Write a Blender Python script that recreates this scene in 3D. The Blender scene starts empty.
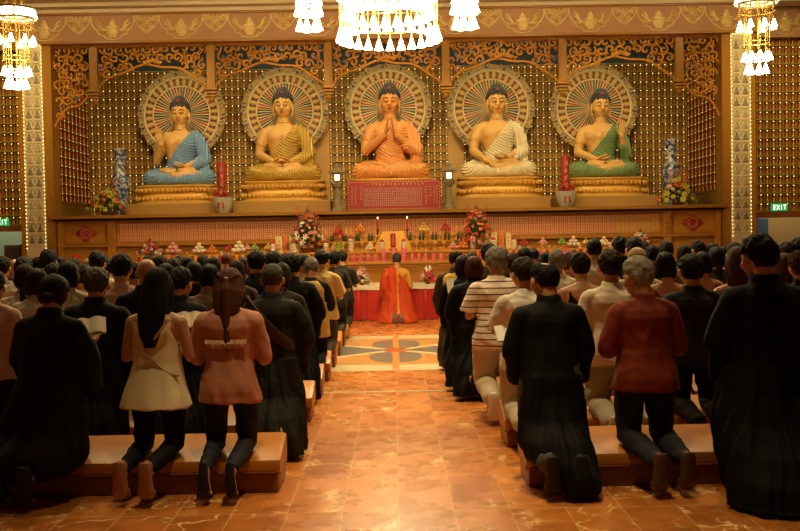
import bpy, bmesh, math, random
import numpy as np
from mathutils import Vector, Matrix, Euler, noise
R = math.radians
PI = math.pi
random.seed(11)
scene = bpy.context.scene
COL = scene.collection

# ------------------------------------------------------------------ camera
EYE = Vector((0.0, 0.0, 1.5))
cam_data = bpy.data.cameras.new('camera')
cam = bpy.data.objects.new('camera', cam_data)
COL.objects.link(cam)
CM = Matrix.Rotation(R(-0.33), 3, 'Z') @ Matrix.Rotation(R(90 - 1.57), 3, 'X') @ Matrix.Rotation(R(-1.04), 3, 'Z')
cam.location = EYE
cam.rotation_euler = CM.to_euler()
cam_data.sensor_width = 36.0
cam_data.lens = 45.0
cam_data.clip_start = 0.1
cam_data.clip_end = 200
scene.camera = cam

def at(px, py, Y):
    """world point seen at pixel (px, py) at distance Y down the hall"""
    d = CM @ Vector(((px - 400) / 1000.0, -(py - 265.5) / 1000.0, -1.0))
    return EYE + d * (Y / d.y)

# ------------------------------------------------------------------ world, lights, exposure
world = bpy.data.worlds.new('hall_air')
scene.world = world
world.use_nodes = True
world.node_tree.nodes['Background'].inputs[0].default_value = (1.0, 0.62, 0.32, 1)
world.node_tree.nodes['Background'].inputs[1].default_value = 0.016
scene.view_settings.view_transform = 'Standard'
scene.view_settings.look = 'None'
scene.view_settings.gamma = 1.0
scene.view_settings.use_curve_mapping = False
scene.view_settings.exposure = 0.0
scene.cycles.max_bounces = 7
scene.cycles.diffuse_bounces = 3
scene.cycles.glossy_bounces = 3

WARM = (1.0, 0.77, 0.38)
def spot(x, y, z, tx, ty, tz, power, angle, blend=0.6, col=WARM, rad=0.12):  # spots added out of view; no fixtures are modelled
    l = bpy.data.lights.new('unseen_spot', 'SPOT')
    l.energy = power; l.color = col; l.spot_size = R(angle); l.spot_blend = blend; l.shadow_soft_size = rad
    o = bpy.data.objects.new('unseen_spot', l)
    COL.objects.link(o)
    o.location = (x, y, z)
    o.rotation_euler = (Vector((tx, ty, tz)) - Vector((x, y, z))).to_track_quat('-Z', 'Y').to_euler()
    return o
def area(x, y, z, tx, ty, tz, power, sx, sy, col=WARM):
    l = bpy.data.lights.new('cove_light', 'AREA')
    l.energy = power; l.color = col; l.shape = 'RECTANGLE'; l.size = sx; l.size_y = sy
    o = bpy.data.objects.new('cove_light', l)
    COL.objects.link(o)
    o.location = (x, y, z)
    o.rotation_euler = (Vector((tx, ty, tz)) - Vector((x, y, z))).to_track_quat('-Z', 'Y').to_euler()
    return o
# cove strip hidden behind the carved screen, washing statues and niche wall
area(0, 22.5, 5.7, 0, 24.2, 3.2, 85, 12.5, 0.35, (1.0, 0.82, 0.36))
# ceiling spots on the statues
for sx_, pw_ in ((-5.0, 420), (-2.5, 420), (0.0, 520), (2.5, 430), (5.0, 420)):
    spot(sx_ * 0.8, 17.0, 6.7, sx_, 23.2, 3.6, pw_ * 1.55, 34, 0.8)
# ceiling spots on altar tables
for sx_ in (-4.2, -1.4, 1.4, 4.2):
    spot(sx_, 17.2, 6.9, sx_ * 0.95, 20.4, 1.2, 520, 60, 0.9)
# frieze wash
for sx_ in (-7, -3.5, 0, 3.5, 7):
    spot(sx_, 18.2, 6.9, sx_, 22, 5.6, 190, 90, 1.0)
# washes on the side bays and end columns
for sx_ in (-8.6, 8.6):
    spot(sx_ * 0.8, 16.5, 6.9, sx_, 22.4, 4.0, 720, 44, 1.0, (1.0, 0.76, 0.32))
# unseen spots added to brighten the passages beyond the doorways
spot(-9.8, 24.0, 3.4, -9.9, 25.4, 0.9, 130, 130, 1.0, (0.85, 0.95, 0.62))
spot(9.8, 24.0, 3.4, 9.9, 25.4, 0.9, 130, 130, 1.0)
# unseen ceiling spots added as general fill along the aisle
for i_, yy_ in enumerate((4.6, 7.0, 9.6, 12.4, 15.2)):
    spot(0.1, yy_ + 0.3, 7.0, 0.1, yy_ + 0.3, 0, (1000, 1000, 950, 850, 800)[i_], 42, 0.9)
# unseen side spots added for rim and front light on the congregation (towards the altar end)
for yy_, pw_ in ((5.6, 120), (8.6, 330), (11.5, 430), (14.6, 520)):
    for xx_ in (-4.2, -2.0, 2.0, 4.2):
        spot(xx_, yy_ + 2.6, 7.0, xx_ * .95, yy_ - 0.4, 0.6, pw_ * 1.5 * (0.7 if xx_ > 3 else 1), 58, 1.0)

# ------------------------------------------------------------------ materials
def pm(name, col, rough=0.55, metal=0.0, var=0.12, scale=8.0, bump=0.0, bscale=None, stretch=(1, 1, 1),
       emit=0.0, ecol=None, sheen=0.0, col2=None, spec=0.5, coat=0.0):
    m = bpy.data.materials.new(name); m.use_nodes = True
    nt = m.node_tree; N = nt.nodes; L = nt.links
    b = N['Principled BSDF']
    b.inputs['Roughness'].default_value = rough
    b.inputs['Metallic'].default_value = metal
    b.inputs['Specular IOR Level'].default_value = spec
    if coat: b.inputs['Coat Weight'].default_value = coat
    if sheen:
        b.inputs['Sheen Weight'].default_value = sheen
    tc = N.new('ShaderNodeTexCoord'); mp = N.new('ShaderNodeMapping')
    mp.inputs['Scale'].default_value = stretch
    L.new(tc.outputs['Object'], mp.inputs['Vector'])
    nz = N.new('ShaderNodeTexNoise'); nz.inputs['Scale'].default_value = scale; nz.inputs['Detail'].default_value = 4
    L.new(mp.outputs[0], nz.inputs['Vector'])
    mx = N.new('ShaderNodeMix'); mx.data_type = 'RGBA'
    c = Vector(col)
    c2 = Vector(col2) if col2 else c * (1 - var)
    c1 = c if col2 else c * (1 + var)
    mx.inputs[6].default_value = (*[min(1, k) for k in c1], 1)
    mx.inputs[7].default_value = (*c2, 1)
    L.new(nz.outputs['Fac'], mx.inputs[0])
    L.new(mx.outputs[2], b.inputs['Base Color'])
    if bump:
        bp = N.new('ShaderNodeBump'); bp.inputs['Strength'].default_value = bump; bp.inputs['Distance'].default_value = 0.01
        n2 = N.new('ShaderNodeTexNoise'); n2.inputs['Scale'].default_value = bscale or scale * 4; n2.inputs['Detail'].default_value = 3
        L.new(mp.outputs[0], n2.inputs['Vector'])
        L.new(n2.outputs['Fac'], bp.inputs['Height']); L.new(bp.outputs[0], b.inputs['Normal'])
    if emit:
        b.inputs['Emission Color'].default_value = (*(ecol or col), 1)
        b.inputs['Emission Strength'].default_value = emit
    return m

WOODC = (0.50, 0.215, 0.030)
M = {}
M['tanwood'] = pm('tan_wood', (0.46, 0.26, 0.07), 0.45, 0, 0.10, 5, 0.05, stretch=(0.6, 1, 8), spec=0.25)
M['wood'] = pm('honey_wood', (0.38, 0.175, 0.022), 0.35, 0, 0.14, 5, 0.05, stretch=(1, 1, 6), spec=0.25)
M['wood_h'] = pm('honey_wood_grain', WOODC, 0.35, 0, 0.14, 5, 0.05, stretch=(0.6, 1, 8), spec=0.25)
M['wood_dk'] = pm('dark_wood', (0.26, 0.085, 0.02), 0.35, 0, 0.15, 5, 0.05, stretch=(0.6, 1, 8))
M['carve'] = pm('carved_wood', (0.48, 0.205, 0.026), 0.5, 0, 0.2, 14, 0.1, spec=0.25)
M['carve_blue'] = pm('blue_painted_carving', (0.05, 0.13, 0.34), 0.5, 0, 0.25, 14)
M['gold'] = pm('gold_leaf', (0.74, 0.42, 0.07), 0.45, 0.25, 0.12, 10, 0.06)
M['gold_pale'] = pm('pale_gold', (0.72, 0.52, 0.18), 0.5, 0.2, 0.12, 10)
M['skin_gold'] = pm('gilded_skin', (0.70, 0.40, 0.115), 0.48, 0.05, 0.05, 5)
M['skin_copper'] = pm('copper_gilding', (0.72, 0.31, 0.085), 0.48, 0.05, 0.05, 5)
M['frieze'] = pm('frieze_paint', (0.46, 0.24, 0.11), 0.7, 0, 0.08, 3)
M['cream'] = pm('cream_plaster', (0.66, 0.52, 0.32), 0.8, 0, 0.05, 2)
M['ceiling'] = pm('ceiling_plaster', (0.62, 0.50, 0.33), 0.85, 0, 0.04, 2)
M['wall'] = pm('wall_plaster', (0.50, 0.36, 0.19), 0.8, 0, 0.06, 2)
M['doorwall'] = pm('passage_plaster', (0.42, 0.46, 0.34), 0.8, 0, 0.06, 2)
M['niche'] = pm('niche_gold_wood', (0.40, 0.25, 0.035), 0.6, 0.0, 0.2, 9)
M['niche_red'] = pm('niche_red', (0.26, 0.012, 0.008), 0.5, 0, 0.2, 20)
M['niche_back'] = pm('niche_back_board', (0.27, 0.14, 0.018), 0.6, 0, 0.2, 9)  # darker gold-brown board behind the niche shelves
M['bead'] = pm('bead_lamp', (1, 0.85, 0.55), 0.4, emit=3.6, ecol=(1.0, 0.72, 0.26))
M['bead'].cycles.emission_sampling = 'NONE'
M['strip'] = pm('pillar_panel_paint', (0.74, 0.62, 0.36), 0.6, 0, 0.12, 9)
M['relief'] = pm('grey_relief', (0.30, 0.24, 0.14), 0.6, 0, 0.3, 20)
M['white_gl'] = pm('lit_glass', (1, 0.93, 0.8), 0.3, emit=18.0, ecol=(1.0, 0.80, 0.48))
M['brass'] = pm('brass', (0.85, 0.55, 0.15), 0.25, 0.8, 0.05, 8)
M['black'] = pm('black_hair_paint', (0.038, 0.040, 0.048), 0.5, 0, 0.2, 20)
M['red'] = pm('red_lacquer', (0.40, 0.022, 0.012), 0.45, 0, 0.12, 12)
M['redcloth'] = pm('red_satin', (0.62, 0.035, 0.02), 0.42, 0, 0.15, 12, 0.05, stretch=(3, 1, .3), sheen=0.2)
M['yellow'] = pm('yellow_cloth', (0.76, 0.36, 0.02), 0.5, 0, 0.1, 6, sheen=0.2)
M['whitecloth'] = pm('white_cloth', (0.78, 0.68, 0.5), 0.7, 0, 0.06, 6)
M['pink'] = pm('pink_wax', (0.80, 0.13, 0.20), 0.4, 0, 0.05, 6)
M['redwax'] = pm('red_wax', (0.6, 0.03, 0.015), 0.35, 0, 0.05, 6)
M['flame'] = pm('flame', (1, 0.8, 0.4), 0.5, emit=9.0, ecol=(1, 0.6, 0.2)); M['flame'].cycles.emission_sampling = 'NONE'
M['green'] = pm('leaf_green', (0.05, 0.12, 0.02), 0.5, 0, 0.4, 18)
M['porcelain'] = pm('celadon', (0.50, 0.52, 0.36), 0.2, 0, 0.06, 6, coat=0.5)
M['stone'] = pm('stone', (0.30, 0.24, 0.13), 0.85, 0, 0.2, 20, 0.2)
M['lampwin'] = pm('lit_window', (1, 0.9, 0.6), 0.4, emit=4.0, ecol=(1.0, 0.85, 0.55))
M['paper'] = pm('white_paper', (0.80, 0.74, 0.60), 0.7, 0, 0.04, 20)
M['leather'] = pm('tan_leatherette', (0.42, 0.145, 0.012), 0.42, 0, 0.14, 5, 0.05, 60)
M['leather_shaded'] = pm('shaded_leatherette', (0.26, 0.085, 0.010), 0.4, 0, 0.14, 5, 0.04, 60)  # same leatherette as the cushion, with the base's shading put into its colour
M['skin'] = pm('skin', (0.55, 0.27, 0.13), 0.5, 0, 0.07, 8, 0.02, 60)
M['green_sign'] = pm('exit_green', (0.03, 0.38, 0.10), 0.4, emit=0.35, ecol=(0.05, 0.8, 0.25))
M['sign_white'] = pm('exit_white', (0.9, 0.95, 0.85), 0.4, emit=1.2, ecol=(0.9, 1.0, 0.8))
M['blueboard'] = pm('blue_board', (0.10, 0.20, 0.40), 0.6, 0, 0.08, 4)

def mat_floor():
    m = bpy.data.materials.new('red_marble_tiles'); m.use_nodes = True
    nt = m.node_tree; N = nt.nodes; L = nt.links; b = N['Principled BSDF']
    geo = N.new('ShaderNodeNewGeometry')
    br = N.new('ShaderNodeTexBrick'); br.offset = 0.0; br.squash = 1.0
    br.inputs['Scale'].default_value = 1.0; br.inputs['Brick Width'].default_value = 0.306; br.inputs['Row Height'].default_value = 0.78
    br.inputs['Mortar Size'].default_value = 0.0035; br.inputs['Mortar Smooth'].default_value = 0.3; br.inputs['Bias'].default_value = 0
    br.inputs['Color1'].default_value = (0.55, 0.19, 0.036, 1); br.inputs['Color2'].default_value = (0.42, 0.13, 0.024, 1)
    br.inputs['Mortar'].default_value = (0.66, 0.36, 0.15, 1)
    L.new(geo.outputs['Position'], br.inputs['Vector'])
    # a random shift per tile so veins break at the joints
    sn = N.new('ShaderNodeVectorMath'); sn.operation = 'DIVIDE'; sn.inputs[1].default_value = (0.306, 0.78, 1)
    fl = N.new('ShaderNodeVectorMath'); fl.operation = 'FLOOR'
    wn = N.new('ShaderNodeTexWhiteNoise'); ad = N.new('ShaderNodeVectorMath'); ad.operation = 'MULTIPLY_ADD'
    ad.inputs[1].default_value = (7, 7, 7)
    L.new(geo.outputs['Position'], sn.inputs[0]); L.new(sn.outputs[0], fl.inputs[0]); L.new(fl.outputs[0], wn.inputs['Vector'])
    L.new(wn.outputs['Color'], ad.inputs[0]); L.new(geo.outputs['Position'], ad.inputs[2])
    d = N.new('ShaderNodeTexNoise'); d.inputs['Scale'].default_value = 4.0; d.inputs['Detail'].default_value = 5
    L.new(ad.outputs[0], d.inputs['Vector'])
    dm = N.new('ShaderNodeVectorMath'); dm.operation = 'MULTIPLY_ADD'; dm.inputs[1].default_value = (0.45, 0.45, 0.45)
    L.new(d.outputs['Color'], dm.inputs[0]); L.new(ad.outputs[0], dm.inputs[2])
    vo = N.new('ShaderNodeTexVoronoi'); vo.feature = 'DISTANCE_TO_EDGE'; vo.inputs['Scale'].default_value = 2.6
    L.new(dm.outputs[0], vo.inputs['Vector'])
    r1 = N.new('ShaderNodeMapRange'); r1.inputs['From Min'].default_value = 0.0; r1.inputs['From Max'].default_value = 0.030
    r1.inputs['To Min'].default_value = 1; r1.inputs['To Max'].default_value = 0
    L.new(vo.outputs['Distance'], r1.inputs['Value'])
    n2 = N.new('ShaderNodeTexNoise'); n2.inputs['Scale'].default_value = 3.2; n2.inputs['Detail'].default_value = 2
    L.new(ad.outputs[0], n2.inputs['Vector'])
    r2 = N.new('ShaderNodeMapRange'); r2.inputs['From Min'].default_value = 0.46; r2.inputs['From Max'].default_value = 0.60
    L.new(n2.outputs['Fac'], r2.inputs['Value'])
    mu = N.new('ShaderNodeMath'); mu.operation = 'MULTIPLY'
    L.new(r1.outputs[0], mu.inputs[0]); L.new(r2.outputs[0], mu.inputs[1])
    # cloudy tone
    n3 = N.new('ShaderNodeTexNoise'); n3.inputs['Scale'].default_value = 5; n3.inputs['Detail'].default_value = 6
    L.new(ad.outputs[0], n3.inputs['Vector'])
    cl = N.new('ShaderNodeMix'); cl.data_type = 'RGBA'; cl.blend_type = 'MULTIPLY'; cl.inputs[0].default_value = 0.75
    rr = N.new('ShaderNodeMapRange'); rr.inputs['From Min'].default_value = 0.3; rr.inputs['From Max'].default_value = 0.7
    rr.inputs['To Min'].default_value = 0.72; rr.inputs['To Max'].default_value = 1.25
    L.new(n3.outputs['Fac'], rr.inputs['Value'])
    L.new(br.outputs['Color'], cl.inputs[6]); L.new(rr.outputs[0], cl.inputs[7])
    mx = N.new('ShaderNodeMix'); mx.data_type = 'RGBA'
    mx.inputs[7].default_value = (0.95, 0.66, 0.30, 1)
    L.new(cl.outputs[2], mx.inputs[6]); L.new(mu.outputs[0], mx.inputs[0])
    L.new(mx.outputs[2], b.inputs['Base Color'])
    b.inputs['Roughness'].default_value = 0.27
    rg = N.new('ShaderNodeMapRange'); rg.inputs['To Min'].default_value = 0.2; rg.inputs['To Max'].default_value = 0.36
    L.new(n3.outputs['Fac'], rg.inputs['Value']); L.new(rg.outputs[0], b.inputs['Roughness'])
    return m
M['floor'] = mat_floor()

def mat_script(name, paper, ink, sx, sz):
    """paper covered in small columns of brushed characters (object space x, z)"""
    m = bpy.data.materials.new(name); m.use_nodes = True
    nt = m.node_tree; N = nt.nodes; L = nt.links; b = N['Principled BSDF']; b.inputs['Roughness'].default_value = 0.6
    tc = N.new('ShaderNodeTexCoord')
    sp = N.new('ShaderNodeSeparateXYZ'); L.new(tc.outputs['Object'], sp.inputs[0])
    def wave(out, per, width):
        a = N.new('ShaderNodeMath'); a.operation = 'DIVIDE'; a.inputs[1].default_value = per; L.new(sp.outputs[out], a.inputs[0])
        f = N.new('ShaderNodeMath'); f.operation = 'FRACT'; L.new(a.outputs[0], f.inputs[0])
        c = N.new('ShaderNodeMath'); c.operation = 'LESS_THAN'; c.inputs[1].default_value = width; L.new(f.outputs[0], c.inputs[0])
        return c
    a = wave('X', sx, 0.62); c = wave('Z', sz, 0.72)
    nz = N.new('ShaderNodeTexNoise'); nz.inputs['Scale'].default_value = 2.2 / sx; nz.inputs['Detail'].default_value = 1
    L.new(tc.outputs['Object'], nz.inputs['Vector'])
    g = N.new('ShaderNodeMath'); g.operation = 'GREATER_THAN'; g.inputs[1].default_value = 0.44; L.new(nz.outputs['Fac'], g.inputs[0])
    m1 = N.new('ShaderNodeMath'); m1.operation = 'MULTIPLY'; L.new(a.outputs[0], m1.inputs[0]); L.new(c.outputs[0], m1.inputs[1])
    m2 = N.new('ShaderNodeMath'); m2.operation = 'MULTIPLY'; L.new(m1.outputs[0], m2.inputs[0]); L.new(g.outputs[0], m2.inputs[1])
    mx = N.new('ShaderNodeMix'); mx.data_type = 'RGBA'; mx.inputs[6].default_value = (*paper, 1); mx.inputs[7].default_value = (*ink, 1)
    L.new(m2.outputs[0], mx.inputs[0]); L.new(mx.outputs[2], b.inputs['Base Color'])
    return m
M['slip'] = mat_script('name_slip_paper', (0.62, 0.17, 0.05), (0.85, 0.55, 0.28), 0.042, 0.05)
M['slip_y'] = mat_script('yellow_name_slip_paper', (0.75, 0.42, 0.10), (0.40, 0.12, 0.03), 0.03, 0.03)
M['sutra'] = mat_script('inscribed_panel', (0.34, 0.045, 0.035), (0.55, 0.27, 0.22), 0.045, 0.05)

_cloth = {}
def cloth(col, rough=0.75, sheen=0.0, key=None):
    k = (tuple(col), rough, key)
    if k not in _cloth:
        if key == 'stripe':
            m = pm('striped_knit', col, rough)
            nt = m.node_tree; N = nt.nodes; L = nt.links; b = N['Principled BSDF']
            tc = N.new('ShaderNodeTexCoord'); sp = N.new('ShaderNodeSeparateXYZ'); L.new(tc.outputs['Object'], sp.inputs[0])
            a = N.new('ShaderNodeMath'); a.operation = 'DIVIDE'; a.inputs[1].default_value = 0.056; L.new(sp.outputs['Z'], a.inputs[0])
            f = N.new('ShaderNodeMath'); f.operation = 'FRACT'; L.new(a.outputs[0], f.inputs[0])
            c = N.new('ShaderNodeMath'); c.operation = 'LESS_THAN'; c.inputs[1].default_value = 0.2; L.new(f.outputs[0], c.inputs[0])
            mx = N.new('ShaderNodeMix'); mx.data_type = 'RGBA'; mx.inputs[6].default_value = (*col, 1); mx.inputs[7].default_value = (0.09, 0.04, 0.03, 1)
            L.new(c.outputs[0], mx.inputs[0]); L.new(mx.outputs[2], b.inputs['Base Color'])
        elif key == 'pattern':
            m = pm('patterned_cloth', col, rough, col2=(0.06, 0.02, 0.015), scale=32)
        else:
            m = pm('cloth', col, rough, 0, 0.10, 4, 0.12, 220, sheen=sheen, spec=0.2 if max(col) < 0.05 else 0.4)
        _cloth[k] = m
    return _cloth[k]
_hairm = {}
def hairmat(col):
    k = tuple(col)
    if k not in _hairm:
        _hairm[k] = pm('hair', col, 0.62, 0, 0.45, 30, 0.5, 90, stretch=(2, 2, 0.25), spec=0.18)
    return _hairm[k]

# ------------------------------------------------------------------ mesh helpers
def frame(d):
    d = d.normalized()
    up = Vector((0, 0, 1)) if abs(d.z) < 0.92 else Vector((0, 1, 0))
    a = d.cross(up).normalized()
    return a, d.cross(a).normalized()

class MB:
    def __init__(s): s.v = []; s.f = []; s.m = []; s.mi = 0
    def add(s, vs, fs):
        o = len(s.v); s.v.extend([tuple(p) for p in vs]); s.f.extend([tuple(i + o for i in f) for f in fs]); s.m.extend([s.mi] * len(fs)); return s
    def merge(s, o, mat=None):
        k = len(s.v)
        s.v.extend([tuple(mat @ Vector(p)) for p in o.v] if mat else o.v)
        s.f.extend([tuple(i + k for i in f) for f in o.f]); s.m.extend(o.m); return s
    def box(s, c, d, rz=0.0, rot=None):
        x, y, z = d[0] / 2, d[1] / 2, d[2] / 2
        P = [Vector(q) for q in ((-x, -y, -z), (x, -y, -z), (x, y, -z), (-x, y, -z), (-x, -y, z), (x, -y, z), (x, y, z), (-x, y, z))]
        mt = rot if rot is not None else (Matrix.Rotation(rz, 3, 'Z') if rz else None)
        if mt is not None: P = [mt @ p for p in P]
        c = Vector(c)
        return s.add([p + c for p in P], [(0, 3, 2, 1), (4, 5, 6, 7), (0, 1, 5, 4), (1, 2, 6, 5), (2, 3, 7, 6), (3, 0, 4, 7)])
    def rbox(s, c, d, r, seg=3):
        bm = bmesh.new(); bmesh.ops.create_cube(bm, size=1)
        for v in bm.verts: v.co = Vector((v.co.x * d[0], v.co.y * d[1], v.co.z * d[2])) + Vector(c)
        bmesh.ops.bevel(bm, geom=list(bm.edges), offset=r, segments=seg, profile=0.5, affect='EDGES')
        bm.verts.index_update()
        s.add([v.co for v in bm.verts], [[v.index for v in f.verts] for f in bm.faces]); bm.free(); return s
    def rings(s, rs, cap=True):
        n = len(rs[0]); vs = [p for r in rs for p in r]; fs = []
        for i in range(len(rs) - 1):
            for j in range(n):
                k = (j + 1) % n
                fs.append((i * n + j, i * n + k, (i + 1) * n + k, (i + 1) * n + j))
        if cap:
            fs.append(tuple(range(n - 1, -1, -1))); fs.append(tuple((len(rs) - 1) * n + j for j in range(n)))
        return s.add(vs, fs)
    def loft(s, secs, seg=28, e=2.0, rot=0.0):
        """secs: (z, cx, cy, rx, ry)"""
        rs = []
        for z, cx, cy, rx, ry in secs:
            r = []
            for j in range(seg):
                a = 2 * PI * j / seg
                ca, sa = math.cos(a), math.sin(a)
                px = rx * math.copysign(abs(ca) ** (2 / e), ca); py = ry * math.copysign(abs(sa) ** (2 / e), sa)
                r.append(Vector((cx + px, cy + py, z)))
            rs.append(r)
        return s.rings(rs)
    def tube(s, pts, rad, seg=12, cap=True, flat=None, rnd=False):
        pts = [Vector(p) for p in pts]; rs = []
        n = len(pts)
        if not isinstance(rad, (list, tuple)): rad = [rad] * n
        prev = None
        for i, p in enumerate(pts):
            d = (pts[min(i + 1, n - 1)] - pts[max(i - 1, 0)])
            if d.length < 1e-9: d = Vector((0, 0, 1))
            d.normalize()
            if prev is None: a, b = frame(d)
            else:
                a = prev - d * prev.dot(d)
                if a.length < 1e-6: a, b = frame(d)
                a.normalize(); b = d.cross(a)
            prev = a
            ra = rad[i]; rb = ra
            if isinstance(ra, (tuple, list)): ra, rb = ra
            rs.append([p + a * (ra * math.cos(2 * PI * j / seg)) + b * (rb * math.sin(2 * PI * j / seg)) for j in range(seg)])
        s.rings(rs, cap)
        if rnd:
            for p, r in zip(pts, rad):
                r = r if not isinstance(r, (tuple, list)) else min(r)
                s.ell(p, (r, r, r), seg=10)
        return s
    def ell(s, c, r, rot=None, seg=16):
        c = Vector(c); h = max(4, seg // 2); vs = []; fs = []
        for i in range(1, h):
            t = PI * i / h
            for j in range(seg):
                a = 2 * PI * j / seg
                vs.append(Vector((r[0] * math.sin(t) * math.cos(a), r[1] * math.sin(t) * math.sin(a), r[2] * math.cos(t))))
        vs.append(Vector((0, 0, r[2]))); vs.append(Vector((0, 0, -r[2])))
        T = len(vs) - 2
        for i in range(h - 2):
            for j in range(seg):
                k = (j + 1) % seg
                fs.append((i * seg + j, (i + 1) * seg + j, (i + 1) * seg + k, i * seg + k))
        for j in range(seg):
            k = (j + 1) % seg
            fs.append((T, j, k)); fs.append((T + 1, (h - 2) * seg + k, (h - 2) * seg + j))
        if rot is not None: vs = [rot @ v for v in vs]
        return s.add([v + c for v in vs], fs)
    def lathe(s, prof, seg=20, c=(0, 0, 0), sy=1.0):
        rs = [[Vector((c[0] + r * math.cos(2 * PI * j / seg), c[1] + r * sy * math.sin(2 * PI * j / seg), c[2] + z)) for j in range(seg)] for r, z in prof]
        return s.rings(rs)
    def prism(s, poly, y0, y1):
        """poly in (x, z), extruded along y"""
        n = len(poly)
        vs = [Vector((x, y0, z)) for x, z in poly] + [Vector((x, y1, z)) for x, z in poly]
        fs = [tuple(range(n)), tuple(range(2 * n - 1, n - 1, -1))] + [((i + 1) % n, i, n + i, n + (i + 1) % n) for i in range(n)]
        return s.add(vs, fs)
    def mesh(s, name, mats=None, smooth=True):
        me = bpy.data.meshes.new(name)
        me.from_pydata(s.v, [], s.f)
        if mats:
            for m in (mats if isinstance(mats, (list, tuple)) else [mats]): me.materials.append(m)
            if isinstance(mats, (list, tuple)) and len(mats) > 1: me.polygons.foreach_set('material_index', s.m)
        if smooth:
            me.polygons.foreach_set('use_smooth', [True] * len(s.f))
            try: me.set_sharp_from_angle(angle=R(40))
            except Exception: pass
        me.update()
        return me
    def build(s, name, mats, parent=None, smooth=True, loc=None, rot=None):
        return link(name, s.mesh(name, mats, smooth), parent, loc, rot)

def link(name, me, parent=None, loc=None, rot=None, mat=None):
    o = bpy.data.objects.new(name, me)
    COL.objects.link(o)
    if parent: o.parent = parent
    if loc is not None: o.location = loc
    if rot is not None: o.rotation_euler = rot
    if mat is not None and o.material_slots:
        o.material_slots[0].link = 'OBJECT'; o.material_slots[0].material = mat
    return o

def thing(name, label, cat, loc=(0, 0, 0), rz=0.0, group=None):
    o = bpy.data.objects.new(name, None); COL.objects.link(o)
    o.empty_display_size = 0.1
    o.location = loc; o.rotation_euler = (0, 0, rz)
    o['label'] = label; o['category'] = cat
    if group: o['group'] = group
    return o
def tag(o, label, cat, group=None, kind=None):
    o['label'] = label; o['category'] = cat
    if group: o['group'] = group
    if kind: o['kind'] = kind
    return o
def struct(o):
    o['kind'] = 'structure'; return o

def fuse(mb, voxel, smooth=2, name='fused'):
    me = mb.mesh('tmp', None, False)
    o = bpy.data.objects.new('tmp', me); COL.objects.link(o)
    md = o.modifiers.new('r', 'REMESH'); md.mode = 'VOXEL'; md.voxel_size = voxel
    if smooth:
        s = o.modifiers.new('s', 'SMOOTH'); s.iterations = smooth; s.factor = 0.5
    dg = bpy.context.evaluated_depsgraph_get()
    dg.update()
    out = bpy.data.meshes.new_from_object(o.evaluated_get(dg))
    out.name = name
    out.materials.clear()
    out.materials.append(None)
    bpy.data.objects.remove(o); bpy.data.meshes.remove(me)
    out.polygons.foreach_set('use_smooth', [True] * len(out.polygons))
    return out
def get_cn(me):
    n = len(me.vertices)
    co = np.empty(n * 3, 'f'); me.vertices.foreach_get('co', co)
    no = np.empty(n * 3, 'f'); me.vertices.foreach_get('normal', no)
    return co.reshape(-1, 3), no.reshape(-1, 3)
def set_co(me, co):
    me.vertices.foreach_set('co', co.astype('f').ravel()); me.update()
def vnoise(co, sc, off=0.0):
    return np.array([noise.noise(Vector((p[0] * sc[0] + off, p[1] * sc[1] + off, p[2] * sc[2]))) for p in co])
def sstep(a, b, x):
    t = np.clip((x - a) / (b - a), 0, 1); return t * t * (3 - 2 * t)

# ------------------------------------------------------------------ people: shared anatomy
# kneeling upright on a bench, facing +Y; origin on the floor below the knees
SH = (0.172, -0.015, 1.108)
EL = (0.235, 0.005, 0.875)
def hand(mb, w, d, n, t, L, curl=0.25, seg=8, spread=0.0):
    """w wrist, d finger direction, n palm side, t thumb side, L hand length"""
    w = Vector(w); d = Vector(d).normalized(); n = Vector(n); n = (n - d * n.dot(d)).normalized(); t = Vector(t); t = (t - d * t.dot(d) - n * t.dot(n)).normalized()
    rot = Matrix((t, d, n)).transposed()
    mb.ell(w + d * 0.27 * L, (0.22 * L, 0.31 * L, 0.085 * L), rot, 14)
    mb.ell(w + d * 0.45 * L, (0.21 * L, 0.12 * L, 0.075 * L), rot, 12)
    for i, ln in enumerate((0.42, 0.47, 0.43, 0.33)):
        off = (0.165 - 0.11 * i)
        b = w + d * 0.46 * L + t * off * L
        dd = (d + t * (spread * (1.5 - i))).normalized()
        pts = [b]; a = curl * 0.5
        for k in range(3):
            a += curl
            st = dd * math.cos(a) + n * math.sin(a)
            pts.append(pts[-1] + st * ln * L * (0.44, 0.32, 0.24)[k])
        mb.tube(pts, [0.052 * L, 0.050 * L, 0.045 * L, 0.036 * L], seg, rnd=True)
    b = w + d * 0.12 * L + t * 0.13 * L
    pts = [b, b + (t * 0.62 + d * 0.55 + n * 0.25) * 0.22 * L, b + (t * 0.55 + d * 0.85 + n * 0.3) * 0.36 * L, b + (t * 0.5 + d * 1.1 + n * 0.35) * 0.46 * L]
    mb.tube(pts, [0.075 * L, 0.062 * L, 0.054 * L, 0.042 * L], seg, rnd=True)

def head_mb():
    h = MB()
    h.ell((0, -0.010, 0.015), (0.077, 0.098, 0.100), seg=24)
    h.ell((0, 0.020, -0.030), (0.066, 0.078, 0.090), seg=20)
    h.ell((0, 0.038, -0.078), (0.046, 0.046, 0.042), seg=16)
    h.tube([(0, 0.088, 0.012), (0, 0.104, -0.012), (0, 0.112, -0.032)], [0.009, 0.012, 0.016], 8, rnd=True)
    h.ell((0, 0.082, 0.024), (0.052, 0.014, 0.009), seg=12)
    h.ell((0, 0.088, -0.060), (0.024, 0.012, 0.009), seg=12)
    for s in (-1, 1):
        h.ell((s * 0.030, 0.084, 0.004), (0.014, 0.010, 0.008), seg=10)
        h.ell((s * 0.084, -0.004, -0.016), (0.013, 0.022, 0.035), Matrix.Rotation(s * -0.35, 3, 'Z'), 12)
        h.ell((s * 0.048, 0.055, -0.03), (0.022, 0.028, 0.026), seg=10)
    return h
HC = Vector((0, 0.035, 1.356))
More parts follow.
